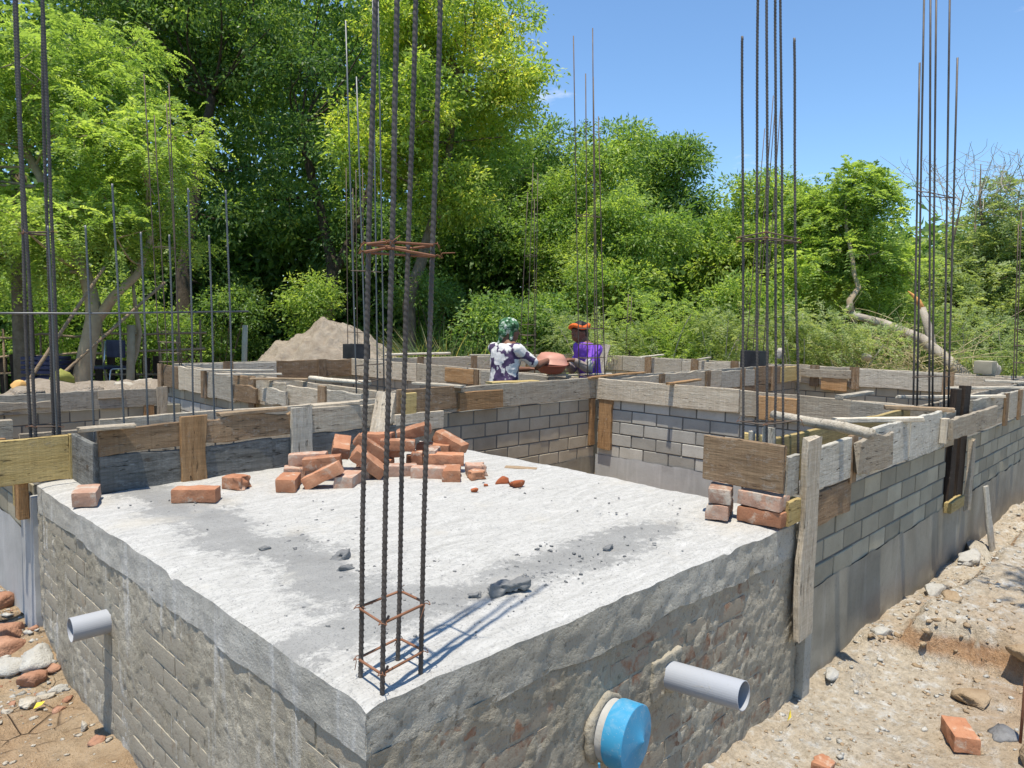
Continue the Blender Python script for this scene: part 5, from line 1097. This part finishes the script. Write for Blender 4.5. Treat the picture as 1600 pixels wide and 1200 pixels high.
# ------------------------------------------------------------------ vegetation
def leaves_mesh(name, base, d, L, Wd, nhint, tint, mat):
    """diamond leaves: base points, unit directions, lengths, widths, rough plane normal, tint per leaf"""
    d = nrm(d); side = nrm(np.cross(d, nhint)); up = np.cross(side, d)
    mid = base+d*(L*.45)[:, None]+up*(L*.06)[:, None]; tip = base+d*L[:, None]-up*(L*.05)[:, None]
    V = np.stack([base, mid+side*(Wd/2)[:, None], tip, mid-side*(Wd/2)[:, None]], 1).reshape(-1, 3)
    F = np.arange(len(V)).reshape(-1, 4)
    me = make_mesh(name, V, F); at = me.attributes.new('tint', 'FLOAT', 'FACE'); at.data.foreach_set('value', np.clip(tint, 0, 1).astype(np.float32)); me.materials.append(mat)
    return me
def crown_clumps(env, r, n_lobes, lobe_r, clumps, shell=.70):
    """clump centres: envelope ellipsoids -> lobes on and in them -> clump points on the lobes"""
    wts = np.array([e[3]*e[4]+e[3]**2 for e in env]); wts = wts/wts.sum(); C_, D_, T_, LOB = [], [], [], []
    for e, wt in zip(env, wts):
        c = np.array(e[:3]); R_ = np.array([e[3], e[3], e[4]]); k = max(3, int(round(n_lobes*wt)))
        dirs = nrm(r.normal(size=(k, 3))); dirs[:, 2] = dirs[:, 2]*.9+.08; rad = (.35+.65*r.random(k)**.45)
        lc = c+dirs*R_*rad[:, None]*.80; lr = lobe_r*(.6+.8*r.random(k))
        for q, lr_ in zip(lc, lr):
            LOB.append((*q, lr_)); m = max(4, int(clumps*(lr_/lobe_r)**2))
            dd = nrm(r.normal(size=(m, 3))+np.array([0, 0, .35])); rr_ = lr_*(shell+(1-shell)*r.random(m)**.6)*(1+.35*vnoise(dd*1.7+q, 5))*np.where(r.random(m) < .10, 1.25+.45*r.random(m), 1)
            C_.append(q+dd*rr_[:, None]*np.array([1, 1, .62])); D_.append(dd); T_.append(np.full(m, r.random()*.45)+r.random(m)*.45)
    return np.concatenate(C_), np.concatenate(D_), np.concatenate(T_), LOB
def broad_leaves(C_, D_, T_, r, k, spread, L0, W0, droop=.35):
    n = len(C_); m = n*k; c = np.repeat(C_, k, 0); d = np.repeat(D_, k, 0); t = np.repeat(T_, k)
    off = r.normal(size=(m, 3))*np.array([1, 1, .7])*spread; p = c+off+d*(r.random(m)*spread*.8)[:, None]
    ld = nrm(d*.5+nrm(off)*.7+r.normal(size=(m, 3))*.5-np.array([0, 0, droop])); nh = nrm(np.array([0, 0, .8])+r.normal(size=(m, 3))*.8+d*.6)
    L = L0*(.45+1.1*r.random(m)**1.3); return p, ld, L, W0*(.7+.6*r.random(m)), nh, t+r.normal(size=m)*.12
def pinnate_leaves(C_, D_, T_, r, fronds, pairs, FL, L0, W0, droop=.5):
    n = len(C_); m = n*fronds; c = np.repeat(C_, fronds, 0)+r.normal(size=(m, 3))*.06; d = nrm(np.repeat(D_, fronds, 0)*.8+r.normal(size=(m, 3))*.65); t = np.repeat(T_, fronds)+r.normal(size=m)*.08
    fl = FL*(.6+.7*r.random(m)); s = np.linspace(.15, 1, pairs); P = []; DD = []; NH = []; TT = []; LL = []; WW = []
    side = nrm(np.cross(d, np.array([0, 0, 1.0])+r.normal(size=(m, 3))*.25)); up = np.cross(side, d)
    for a in s:
        q = c+d*(fl*a)[:, None]-np.array([0, 0, 1.0])*(droop*fl*a*a)[:, None]; dv = nrm(d-np.array([0, 0, 1.0])*(2*droop*a))
        for sg in (-1, 1):
            P.append(q); DD.append(nrm(side*sg+dv*.45+r.normal(size=(m, 3))*.12)); NH.append(up+r.normal(size=(m, 3))*.45); TT.append(t+r.normal(size=m)*.06); k = L0*(1.15-.55*a)*(.8+.4*r.random(m)); LL.append(k); WW.append(np.full(m, W0))
    return np.concatenate(P), np.concatenate(DD), np.concatenate(LL), np.concatenate(WW), np.concatenate(NH), np.concatenate(TT)
def limb(a, b, r0, r1, r, n=8, sag=.15):
    a = np.array(a, float); b = np.array(b, float); t = np.linspace(0, 1, n)[:, None]; L = np.linalg.norm(b-a); o = r.normal(size=3)*L*.06
    pts = a+(b-a)*t+np.sin(t*np.pi)*(o+np.array([0, 0, -sag*L*.2])); return tube(pts, r0+(r1-r0)*t[:, 0], 6, False)
def tree(label, trunks, env, seed, kind, mat, n_lobes, lobe_r, clumps, leaf, bark='bark', name='tree', cat='tree', group=None, limbs=True, trim=None, twigs=150):
    r = np.random.default_rng(seed); base = np.array(trunks[0][0][:3], float) if trunks else np.array([env[0][0], env[0][1], 0.0]); base[2] = 0
    t = thing(name, label, cat, base, group)
    C_, D_, T_, LOB = crown_clumps(env, r, n_lobes, lobe_r, clumps)
    if kind == 'broad': A = broad_leaves(C_, D_, T_, r, *leaf)
    else: A = pinnate_leaves(C_, D_, T_, r, *leaf)
    keep = np.ones(len(A[0]), bool) if trim is None else trim(A[0])
    A = [x[keep] for x in A]
    off = base
    link('crown', leaves_mesh('crown', A[0]-off, A[1], A[2], A[3], A[4], A[5], M[mat]), None, t, loc=off)
    parts = []
    for tr in trunks:
        tr = np.array(tr, float); s = np.concatenate([[0], np.cumsum(np.linalg.norm(np.diff(tr[:, :3], axis=0), axis=1))]); q = np.linspace(0, s[-1], 24)
        c = np.stack([np.interp(q, s, tr[:, i]) for i in range(4)], -1); c[1:-1, :3] = (c[:-2, :3]+c[1:-1, :3]*2+c[2:, :3])/4
        c[:, :3] += np.stack([fbm(np.stack([q*1.2, q*0+seed+i*7, q*0], -1), 1, 2, seed+i) for i in range(3)], -1)*np.array([1, 1, 0])*c[:, 3:4]*.35
        parts.append(tube(c[:, :3], c[:, 3], 10))
    if limbs and trunks:
        ends = np.concatenate([np.stack([np.interp(np.linspace(.35, 1, 14), np.linspace(0, 1, len(tr)), np.array(tr, float)[:, i]) for i in range(4)], -1) for tr in trunks])
        for (x, y, z, lr_) in LOB[::2]:
            q = np.array([x, y, z]); dd = np.linalg.norm(ends[:, :3]-q, axis=1)+np.maximum(ends[:, 2]-z, 0)*2; e = ends[dd.argmin()]
            parts.append(limb(e[:3], q, max(.012, e[3]*.38), .012, r))
        for i in r.integers(0, len(C_), twigs):
            j = np.argmin([np.sum((np.array(l[:3])-C_[i])**2) for l in LOB]); parts.append(limb(LOB[j][:3], C_[i], .010, .004, r, 5))
    if not trunks:   # a shrub: several thin stems from the ground
        for (x, y, z, lr_) in LOB[::2]: parts.append(limb((base[0]+r.normal()*.12, base[1]+r.normal()*.12, -.05), (x, y, z), .022, .008, r, 7, 0))
    V, F = merge(parts); link('trunk' if trunks else 'stems', make_mesh('trunk', V-off, F, True), M[bark], t, loc=off)
    return t
def thick(pts, r0, r1): n = len(pts); return [(*p, r0+(r1-r0)*i/(n-1)) for i, p in enumerate(pts)]
T1 = [(1.97,12.18,5.15,1.49,1.39), (2.83,11.19,4.18,1.19,1.19), (2.05,10.97,2.91,1.41,0.94), (3.54,10.95,3.46,0.72,1.03), (0.97,12.77,4.00,1.17,1.95), (3.01,12.33,5.73,0.96,0.75)]
T2 = [(7.06,17.23,9.37,3.68,2.24), (8.54,16.15,7.00,2.30,2.46), (6.29,19.41,9.09,3.21,2.53), (8.54,16.88,4.64,1.88,1.36), (7.15,18.95,2.94,2.11,1.23), (10.11,15.31,9.78,1.84,2.00), (10.21,15.47,3.52,1.39,1.21)]
T3 = [(9.85,11.39,8.34,1.92,1.56), (10.43,10.64,7.08,1.28,1.42), (8.90,11.52,6.09,1.52,1.04), (9.58,11.24,4.79,1.49,1.14), (7.92,12.13,5.26,0.82,0.44), (10.70,10.48,5.57,0.79,0.65), (9.49,12.32,8.19,1.31,1.17)]
T4 = [(13.73,14.18,4.84,1.96,2.05), (15.15,13.62,6.27,1.43,1.43), (12.77,15.03,3.70,1.40,1.40)]
T5 = [(15.11,11.38,5.10,1.51,1.95), (13.81,11.04,3.24,1.27,1.35), (16.08,11.26,6.46,1.00,0.91)]
T6 = [(19.33,11.51,6.36,1.47,1.47), (19.03,10.91,4.77,1.70,1.50)]
T7 = [(13.46,8.61,3.86,1.21,1.06), (12.61,8.76,2.63,1.18,0.81)]
T8 = [(18.40,8.01,5.09,1.24,1.15), (17.84,8.41,3.58,1.42,1.24), (17.99,7.12,3.70,1.02,1.28)]
T9 = [(15.36,4.44,4.30,1.03,0.76), (15.25,4.66,3.08,1.11,.90), (16.46,3.94,3.0,.78,.85), (15.68,5.36,3.93,.66,.80)]
T10 = [(20.70,2.69,4.15,1.20,1.36), (19.38,3.27,2.52,1.09,1.09), (19.63,2.14,2.37,1.06,1.13), (20.45,3.14,3.36,0.89,0.89)]
tree('feathery light green tree with forked tan trunk at far left', [thick([(2.2, 11.0, -.2), (2.32, 11.02, .82), (2.51, 10.93, 1.70), (2.50, 11.15, 2.29), (2.31, 11.40, 2.78), (2.05, 11.95, 3.97), (1.76, 12.49, 4.9)], .15, .045), thick([(2.47, 11.0, 1.6), (2.75, 10.80, 2.10), (3.06, 10.74, 2.41), (3.34, 10.83, 3.13)], .085, .04)], T1, 1, 'pinnate', 'lf_feather', 58, .58, 26, (4, 9, .34, .085, .030, .55), 'bark_tan')
tree('huge dark green tree with two dim trunks behind the near rebar cage', [thick([(5.87, 15.9, -.3), (5.85, 16.05, 1.1), (5.93, 16.4, 2.6), (6.33, 16.8, 4.36), (6.96, 17.1, 7.3)], .24, .10), thick([(8.58, 14.55, -.2), (8.74, 14.61, 1.78), (9.03, 14.76, 3.07), (9.0, 15.39, 4.56), (8.76, 15.89, 6.68)], .22, .09), thick([(9.03, 14.76, 3.0), (9.62, 14.58, 4.23), (10.02, 14.6, 5.42)], .13, .06)], T2, 2, 'broad', 'lf_dark', 75, 1.0, 34, (36, .15, .13, .058), 'bark_dark')
tree('tall bright yellow-green tree behind the near rebar bars', [thick([(8.85, 11.44, -.2), (8.99, 11.56, 2.37), (9.37, 11.47, 3.67), (9.84, 11.34, 5.41), (10.13, 11.27, 7.3)], .17, .06)], T3, 3, 'broad', 'lf_bright', 80, .60, 24, (34, .105, .105, .046), 'bark')
tree('dense mid green tree right of the bright tree', [thick([(13.7, 14.2, -.2), (13.7, 14.2, 2.5), (14.0, 14.1, 5.0)], .22, .08)], T4, 4, 'broad', 'lf_mid', 42, .80, 30, (32, .13, .125, .055))
tree('leafy green tree behind the thin cage at the skyline centre', [thick([(14.8, 11.3, -.2), (14.8, 11.3, 2.5), (15.2, 11.3, 5.0)], .20, .07)], T5, 5, 'broad', 'lf_light', 44, .66, 26, (32, .115, .115, .05))
tree('darker tree with tufted top on the skyline right of centre', [thick([(19.1, 11.2, -.2), (19.1, 11.2, 3), (19.3, 11.4, 6)], .20, .07)], T6, 6, 'broad', 'lf_mid', 34, .62, 28, (32, .13, .13, .055))
tree('rounded pale green tree in front of the skyline trees', [thick([(13.1, 8.7, -.2), (13.1, 8.7, 1.8), (13.4, 8.6, 3.6)], .14, .05)], T7, 7, 'broad', 'lf_light', 40, .50, 26, (30, .10, .10, .042))
tree('yellowish green tree behind the right column bars', [thick([(18.0, 8.0, -.2), (18.0, 8.0, 2.5), (18.2, 8.0, 5.0)], .17, .06)], T8, 8, 'broad', 'lf_light', 40, .56, 26, (32, .115, .115, .05))
tree('light green feathery tree with curved grey stem left of the rightmost rebar cage', [thick([(15.6, 4.3, -.2), (15.6, 4.4, 2.0), (15.5, 4.5, 2.75), (15.4, 4.5, 3.5), (15.4, 4.5, 4.2)], .09, .04)], T9, 9, 'pinnate', 'lf_feather', 55, .46, 26, (3, 7, .34, .11, .036, .4), 'bark_tan')
tree('thin grey-green tree with bare twigs above, at the right frame edge', [thick([(20.0, 2.8, -.2), (20.1, 2.8, 2.0), (20.4, 2.8, 4.0)], .13, .05), thick([(19.3, 3.4, 0), (19.5, 3.6, 3.5), (19.6, 3.4, 5.3)], .06, .012), thick([(20.2, 2.9, 3.0), (20.3, 3.2, 5.0), (20.6, 3.3, 6.0)], .05, .010)], T10, 10, 'pinnate', 'lf_grey', 70, .52, 24, (3, 6, .34, .11, .040, .4), 'bark')
# bare fine twigs over that tree
r = np.random.default_rng(99); parts = []
for i in range(46):
    a = np.array([20.2+r.normal()*.5, 3.2+r.normal()*.6, 4.3+r.random()*.8]); b = a+np.array([r.normal()*.6, r.normal()*.6, .4+r.random()*1.1]); parts.append(limb(a, b, .012, .004, r, 6))
    for k in range(4):
        q = a+(b-a)*(.4+.6*r.random()); parts.append(limb(q, q+np.array([r.normal()*.35, r.normal()*.35, .05+r.random()*.35]), .006, .003, r, 4))
V, F = merge(parts); tw = link('leafless_tree', None, loc=(20.2, 3.2, 0)); tag(tw, 'sparse leafless twigs against the sky above the right frame edge', 'tree')
link('twigs', make_mesh('twigs', V-np.array([20.2, 3.2, 0]), F, True), M['twig'], tw, loc=(20.2, 3.2, 0))
V, F = tube([(0, 0, -.2), (.05, 0, 2), (0, .05, 4.6)], [.06, .05, .02], 7); link('trunk', make_mesh('trunk', V, F, True), M['bark'], tw, loc=(20.2, 3.2, 0))
# shrubs of the scrub beyond the house
SH = [(9.91,7.09,1.56,.97,.66,'lf_grey','p','feathery scrub bush just right of the worker in purple'), (11.37,6.49,1.83,1.14,.78,'lf_feather','p','wide feathery bush behind the low boards right of centre'), (11.6,5.37,1.6,.79,.6,'lf_grey','p','grey-green bush left of the right column bars'),
 (12.58,4.38,1.63,1.03,.72,'lf_grey','p','feathery bush just right of the right column bars'), (12.95,3.39,1.38,.76,.49,'lf_grey','p','low blue-green bush left of the fallen log'), (14.56,1.47,1.47,.98,.75,'lf_grey','p','broad scrub bush right of the fallen log'),
 (15.89,2.73,1.74,.85,.79,'lf_grey','p','hazy bush behind the rightmost rebar cage'), (10.43,8.59,1.79,.73,.67,'lf_mid','b','leafy green bush between the two workers'), (8.8,8.82,1.77,.81,.6,'lf_mid','b','dark leafy bush behind the worker in the floral shirt'),
 (15.86,3.64,1.92,.82,.68,'lf_light','p','light green bush behind the fallen log'), (2.73,15.33,2.05,1.14,.69,'lf_light','b','sunlit bush behind the stick fence at far left'), (4.32,14.83,1.83,1.07,.8,'lf_light','b','sunlit bush behind the forked trunk'),
 (7.67,13.44,2.06,.44,.66,'lf_light','b','small bright bush above the sand heap'), (6.39,15.58,1.73,1.21,.76,'lf_mid','b','shaded bush left of the sand heap'), (13.86,5.86,2.21,1.1,.69,'lf_light','b','green bush behind the right column bars'), (9.47,11.75,2.11,.88,.81,'lf_mid','b','shaded bush under the bright tree')]
for i, (x, y, z, rx, rz, m_, kd, lb) in enumerate(SH):
    e = [(x, y, z, rx, rz), (x+.1, y, z*.55, rx*.9, rz*.8)]
    if kd == 'p': tree(lb, [], e, 40+i, 'pinnate', m_, 26, .34, 16, (3, 6, .22, .055, .022, .35), 'twig', 'scrub_bush', 'bush')
    else: tree(lb, [], e, 40+i, 'broad', m_, 24, .36, 16, (18, .10, .085, .038), 'bark', 'leafy_bush', 'bush')
# the wood behind everything reads as one dark mass
r = np.random.default_rng(123); n = 8000; ang = np.radians(44.4+np.concatenate([r.uniform(-46, 46, n)])); dist = r.uniform(24, 33, n)
hmax = np.interp(np.degrees(ang)-44.4, [-46, -32, -20, -12, -5, 4, 12, 25, 46], [5.0, 4.6, 4.8, 5.6, 6.5, 10, 14, 14, 14]); z = r.random(n)**.8*hmax
C_ = np.stack([-.9+dist*np.cos(ang), -1.3+dist*np.sin(ang), z], -1); D_ = nrm(r.normal(size=(n, 3))+np.array([-.5, -.5, .4])); A = broad_leaves(C_, D_, r.random(n)*.8, r, 22, .42, .30, .15)
link('far_wood', leaves_mesh('far_wood', *[np.asarray(x) for x in A[:2]], A[2], A[3], A[4], A[5], M['lf_mid']), None).update_tag(); fwood = bpy.data.objects['far_wood']; tag(fwood, 'far green wood filling the gaps behind the trees', 'wood', kind='stuff')
n = 5200; ang = np.radians(44.4+r.uniform(-14, 46, n)); dist = r.uniform(20.5, 24, n); z = r.random(n)*4.6
C_ = np.stack([-.9+dist*np.cos(ang), -1.3+dist*np.sin(ang), z], -1); D_ = nrm(r.normal(size=(n, 3))+np.array([-.5, -.5, .4])); A = broad_leaves(C_, D_, r.random(n)*.8, r, 16, .40, .26, .13)
uw = link('undergrowth', leaves_mesh('undergrowth', A[0], A[1], A[2], A[3], A[4], A[5], M['lf_mid'])); tag(uw, 'dense shaded undergrowth filling the space between the trunks', 'undergrowth', kind='stuff')
# blades of tall grass beside the mound, and dry straw by the log
def grass(label, c, rad, n, L0, mat, seed, name='grass_clump'):
    r = np.random.default_rng(seed); Vs = []; Fs = []; T = []; o = 0
    for i in range(n):
        a = r.random()*6.28; rr_ = rad*math.sqrt(r.random()); p = np.array([c[0]+rr_*math.cos(a), c[1]+rr_*math.sin(a), c[2]]); d = np.array([math.cos(a)*(.2+.6*r.random()), math.sin(a)*(.2+.6*r.random()), 1.0]); d = nrm(d+r.normal(size=3)*.15)
        L = L0*(.5+.7*r.random()); s = nrm(np.cross(d, r.normal(size=3)))*.012; ts = np.linspace(0, 1, 5)
        for k, t in enumerate(ts):
            q = p+d*L*t+np.array([d[0], d[1], -.45])*L*.45*t*t; w_ = (1-t)**.6; Vs += [q-s*w_, q+s*w_]
        for k in range(4): Fs.append((o+2*k, o+2*k+1, o+2*k+3, o+2*k+2)); T.append(r.random())
        o += 10
    me = make_mesh(name, np.array(Vs)-np.array(c), np.array(Fs)); at = me.attributes.new('tint', 'FLOAT', 'FACE'); at.data.foreach_set('value', np.array(T, np.float32)); me.materials.append(M[mat])
    return tag(link(name, me, None, None, loc=c), label, 'grass')
grass('tall blue-green grass clump right of the sand heap', (8.0, 9.3, 0), .55, 700, 2.0, 'lf_grass', 5)
grass('second grass clump with yellowing blades beside the first', (8.55, 8.9, 0), .4, 420, 1.8, 'lf_grass', 6)
grass('bright green grass tuft at the right foot of the sand heap', (6.9, 9.0, .5), .25, 160, 1.1, 'lf_bright', 7)
def brush(label, c, rad, n, seed):
    r = np.random.default_rng(seed); parts = []
    for i in range(n):
        p = np.array([r.normal()*rad, r.normal()*rad, abs(r.normal())*.35]); q = p+np.array([r.normal()*.5, r.normal()*.5, .1+abs(r.normal())*.3]); parts.append(limb(p, q, .007, .003, r, 5))
    V, F = merge(parts); return tag(link('dry_brush', make_mesh('dry_brush', V, F, True), M['straw'], None, loc=c), label, 'brush')
brush('tangle of dry straw-coloured brush under the fallen log', (13.9, 2.9, .75), .55, 190, 8)
brush('dry twigs piled left of the fallen log', (13.6, 3.6, .95), .4, 110, 9)
# fallen log with its broken stump fork
lg = thing('fallen_log', 'pale fallen trunk bending up to a curved branch beyond the far wall', 'log', (14.11, 2.3, .5))
tr = np.array([(14.1, 1.3, .4, .12), (14.11, 1.87, .92, .115), (14.12, 2.33, 1.33, .11), (14.11, 2.66, 1.61, .10), (14.16, 3.36, 1.90, .082), (14.19, 3.92, 2.05, .07), (14.14, 4.05, 2.24, .06)]); V, F = tube(tr[:, :3], tr[:, 3]*1.0, 12); link('trunk', make_mesh('trunk', V, F, True), M['bark_pale'], lg)
tr = np.array([(14.14, 3.98, 2.12, .075), (14.20, 4.03, 2.35, .062), (14.49, 3.97, 2.62, .052), (14.56, 4.10, 2.9, .045), (14.63, 4.17, 3.2, .042), (14.78, 4.39, 3.9, .036), (14.95, 4.5, 4.5, .02)]); V, F = tube(tr[:, :3], tr[:, 3], 10); link('branch', make_mesh('branch', V, F, True), M['bark_tan'], lg)
tr = np.array([(14.16, 2.45, 1.35, .085), (14.30, 2.62, 1.85, .075), (14.36, 2.75, 2.20, .062)]); V, F = tube(tr[:, :3], tr[:, 3], 12); link('stump_fork', make_mesh('stump_fork', V, F, True), M['bark_pale'], lg)
V, F = tube([(14.355, 2.74, 2.16), (14.34, 2.82, 2.33), (14.27, 2.92, 2.46), (14.22, 2.98, 2.52)], [.058, .048, .024, .006], 9); link('torn_end', make_mesh('torn_end', V, F, True), M['torn'], lg)

# ------------------------------------------------------------------ left background: sand heap, fence, posts
r = np.random.default_rng(4); ng, na = 70, 150; rr_ = np.linspace(0, 1, ng)[:, None]; th = np.linspace(0, 2*np.pi, na, endpoint=False)[None]
hx_, hy_ = 2.35, 1.9; X = rr_*np.cos(th)*hx_; Y = rr_*np.sin(th)*hy_; prof = 1.80*(1-rr_**1.25)
Z = prof+0*th; P = np.stack([X, Y, Z*0], -1); Z = Z*(1+.10*fbm(P, .9, 3, 2))+.09*fbm(P, 2.2, 3, 5)+.045*fbm(P, 9, 3, 6); Z = Z-.10*np.exp(-rr_/.08)
c45, s45 = math.cos(math.radians(-45)), math.sin(math.radians(-45)); V = np.stack([X*c45-Y*s45, X*s45+Y*c45, Z], -1).reshape(-1, 3)
tag(link('sand_heap', make_mesh('sand_heap', V, grid_faces(ng, na, True), True), M['sand'], None, loc=(5.80, 9.70, 0)), 'tan heap of sand behind the far wall', 'sand heap')
fe = thing('stick_fence', 'rickety fence of crooked sticks and rails in the shade at far left', 'fence', (2.9, 13.2, 0))
def fpt(t, z): return np.array([1.2+3.3*t, 15.05-3.25*t, z])
for z0, z1, name in ((1.33, 1.50, 'rail'), (.93, 1.22, 'rail'), (.66, .75, 'rail')):
    pts = [fpt(t, z0+(z1-z0)*t)+r.normal(size=3)*.02 for t in np.linspace(0, 1, 9)]; V, F = tube(pts, .022, 7); link(name, make_mesh(name, V, F, True), M['stick_brown'], fe)
for t in np.linspace(.02, .98, 15):
    p = fpt(t+r.normal()*.01, -.1); q = fpt(t+r.normal()*.03, 1.25+.5*r.random()); V, F = tube([p, (p+q)/2+r.normal(size=3)*.02, q], [.026, .024, .018], 7); link('post', make_mesh('post', V, F, True), M['stick_brown'], fe)
fd = thing('board_fence', 'low dark board fence in the shade behind the stick fence', 'fence', (1.6, 14.6, 0))
for i in range(26):
    p = np.array([.1+i*.15, 16.2-i*.15, 0]); plank('board', fd, p, (r.normal()*.02, r.normal()*.02, 1), (.7, -.7, 0), .95+.12*r.random(), .14, .02, M['wood_black'], seg=.3)
tr = np.array([(2.95, 10.9, -.1), (2.97, 10.92, .7), (3.02, 10.97, 1.63)]); V, F = tube(tr, [.062, .06, .058], 10); tag(link('timber_post', make_mesh('timber_post', V, F, True), M['bark_tan'], None), 'stout cut-off timber post beside a thin sapling at left', 'post')
sp_ = thing('sapling', 'thin crooked sapling stem leaning past the cut-off post', 'sapling', (3.03, 11.11, 0))
V, F = tube([(3.03, 11.11, -.1), (3.04, 11.15, .89), (3.13, 11.10, 1.20), (3.18, 11.08, 1.51), (3.15, 11.16, 1.92), (3.16, 11.35, 2.6)], [.05, .045, .04, .038, .032, .015], 9); link('stem', make_mesh('stem', V, F, True), M['bark_tan'], sp_)
V, F = tube([(4.95, 11.2, -.1), (4.97, 11.21, .8), (5.01, 11.23, 1.65)], [.055, .052, .05], 8); tag(link('fence_post', make_mesh('fence_post', V, F, True), M['block'], None), 'pale grey post left of the sand heap', 'post')
V, F = tube([(1.95, 12.77, -.1), (1.96, 12.87, 1.25), (2.03, 13.21, 2.32), (2.12, 13.59, 4.2)], [.17, .16, .15, .12], 12); tag(link('bare_trunk', make_mesh('bare_trunk', V, F, True), M['bark'], None), 'dim straight trunk behind the left rebar column', 'trunk')
for p, q, lb in (((1.05, 9.6, .45), (2.35, 9.9, 2.45), 'long pole leaning up to the right at the left frame edge'), ((1.15, 9.4, .5), (3.3, 10.3, 2.3), 'second leaning pole crossing behind the left rebar column')):
    stick('leaning_pole', lb, 'pole', p, q, .045, .04, 'stick_brown', True)
for i, (x, y, s, mt, lb) in enumerate(((.9, 7.55, (.22, .18, .12), 'sand', 'tan boulder on the bank behind the far left plank'), (1.45, 7.6, (.20, .15, .11), 'sand', 'second tan boulder behind the far left plank'), (.35, 7.6, (.2, .2, .1), 'sand', 'pale boulder nearest the left frame edge behind the plank'), (2.0, 8.0, (.16, .12, .10), 'rockpale', 'small pale stone behind the far left plank'), (2.4, 8.6, (.14, .1, .08), 'rockpale', 'whitish stone at the foot of the forked trunk'), (2.75, 8.7, (.2, .1, .07), 'rockpale', 'flat whitish stone right of the forked trunk'))):
    rock('boulder', lb, x, y, s, mt, 760+i, z=.86, dz=.5, amp=.25)
V, F = rough_box(3.6, 1.6, 1.3, .35, .12, 30, 791, 2); tag(link('earth_bank', make_mesh('earth_bank', V, F, True), M['sand'], None, loc=(1.4, 8.1, .25)), 'low bank of tan earth and rubble behind the far left plank', 'earth')
rock('sack', 'yellow-green sack on the bank behind the left rebar column', 1.42, 8.3, (.15, .11, .12), 'sack', 771, 'sack', .6, .95, amp=.2)
rock('sack', 'small orange sack on the bank at far left', .98, 8.3, (.10, .08, .07), 'sack_o', 772, 'sack', .6, .92, amp=.25)
# tubular chair behind the forked trunk
chh = thing('tubular_chair', 'bent bright-tube chair with navy seat in the shade behind the forked trunk', 'chair', (2.75, 11.6, .55))
for dy in (-.2, .2):
    o_ = np.array([2.72+dy*.7, 11.75-dy*.7, .45]); u_ = np.array([.7, .3, 0])
    V, F = tube([o_+u_*0+(0, 0, .0), o_+u_*.05+(0, 0, .43), o_+u_*.10+(0, 0, .45), o_+u_*.45+(0, 0, .44), o_+u_*.5+(0, 0, .40), o_+u_*.62], .013, 7); link('leg_tube', make_mesh('leg_tube', V, F, True), M['chrome'], chh)
    V, F = tube([o_+u_*.45+(0, 0, .44), o_+u_*.5+(0, 0, .6), o_+u_*.53+(0, 0, .9)], .013, 7); link('back_tube', make_mesh('back_tube', V, F, True), M['chrome'], chh)
V, F = rough_box(.42, .42, .05, .02, .004, 8, 3, 5); link('seat', make_mesh('seat', V, F, True), M['navy'], chh, Matrix.Translation((2.9, 11.85, .92)) @ Matrix.Rotation(.4, 4, 'Z'))
V, F = rough_box(.05, .42, .3, .02, .004, 8, 4, 5); link('backrest', make_mesh('backrest', V, F, True), M['navy'], chh, Matrix.Translation((3.08, 11.95, 1.22)) @ Matrix.Rotation(.4, 4, 'Z'))
cr_ = thing('plastic_crate', 'dark navy plastic crate stack in the shade behind the left rebar column', 'crate', (1.9, 11.2, .6))
for k in range(2):
    for j in range(4):
        for (dx, dy, sx, sy) in ((-.25, 0, .02, .4), (.25, 0, .02, .4), (0, -.2, .5, .02), (0, .2, .5, .02)):
            V, F = box(sx, sy, .045, .003); link('slat', make_mesh('slat', V, F), M['navy'], cr_, Matrix.Translation((1.9, 11.2, .62+k*.3+j*.068)) @ Matrix.Rotation(-.7, 4, 'Z') @ Matrix.Translation((dx, dy, 0)))
for x, y, lb in ((9.72, .75, 'grey concrete block standing on the far wall near the right frame edge'),):
    V, F = rough_box(.28, .2, .16, .008, .003, 12, 5, 12); tag(link('loose_block', make_mesh('loose_block', V, F, True), M['block'], None, loc=(x, y, 1.32)), lb, 'block')
rock('boulder', 'pale rough stone on the far wall behind the loose block', 10.3, .8, (.16, .14, .17), 'rockpale', 781, z=1.15, dz=.5)
rock('boulder', 'small pale stone among the scrub left of the fallen log', 12.5, 3.1, (.13, .1, .1), 'rockpale', 782, z=1.25, dz=.5)
rock('boulder', 'pale stone peeping behind the right column bars', 9.75, 3.42, (.08, .07, .09), 'rockpale', 783, z=1.34, dz=.5)

# a tree standing outside the right of the view whose bough shades the earth bank
tree('tree standing just outside the right of the view, shading the earth bank', [thick([(6.6, -6.2, -.2), (6.2, -5.6, 2.5), (5.2, -3.6, 4.4), (3.9, -1.6, 5.3)], .16, .02)], [(3.6, -1.15, 5.3, .40, .2), (5.2, -3.4, 5.0, 1.0, .6)], 77, 'broad', 'lf_mid', 9, .24, 7, (12, .09, .10, .045), twigs=10)
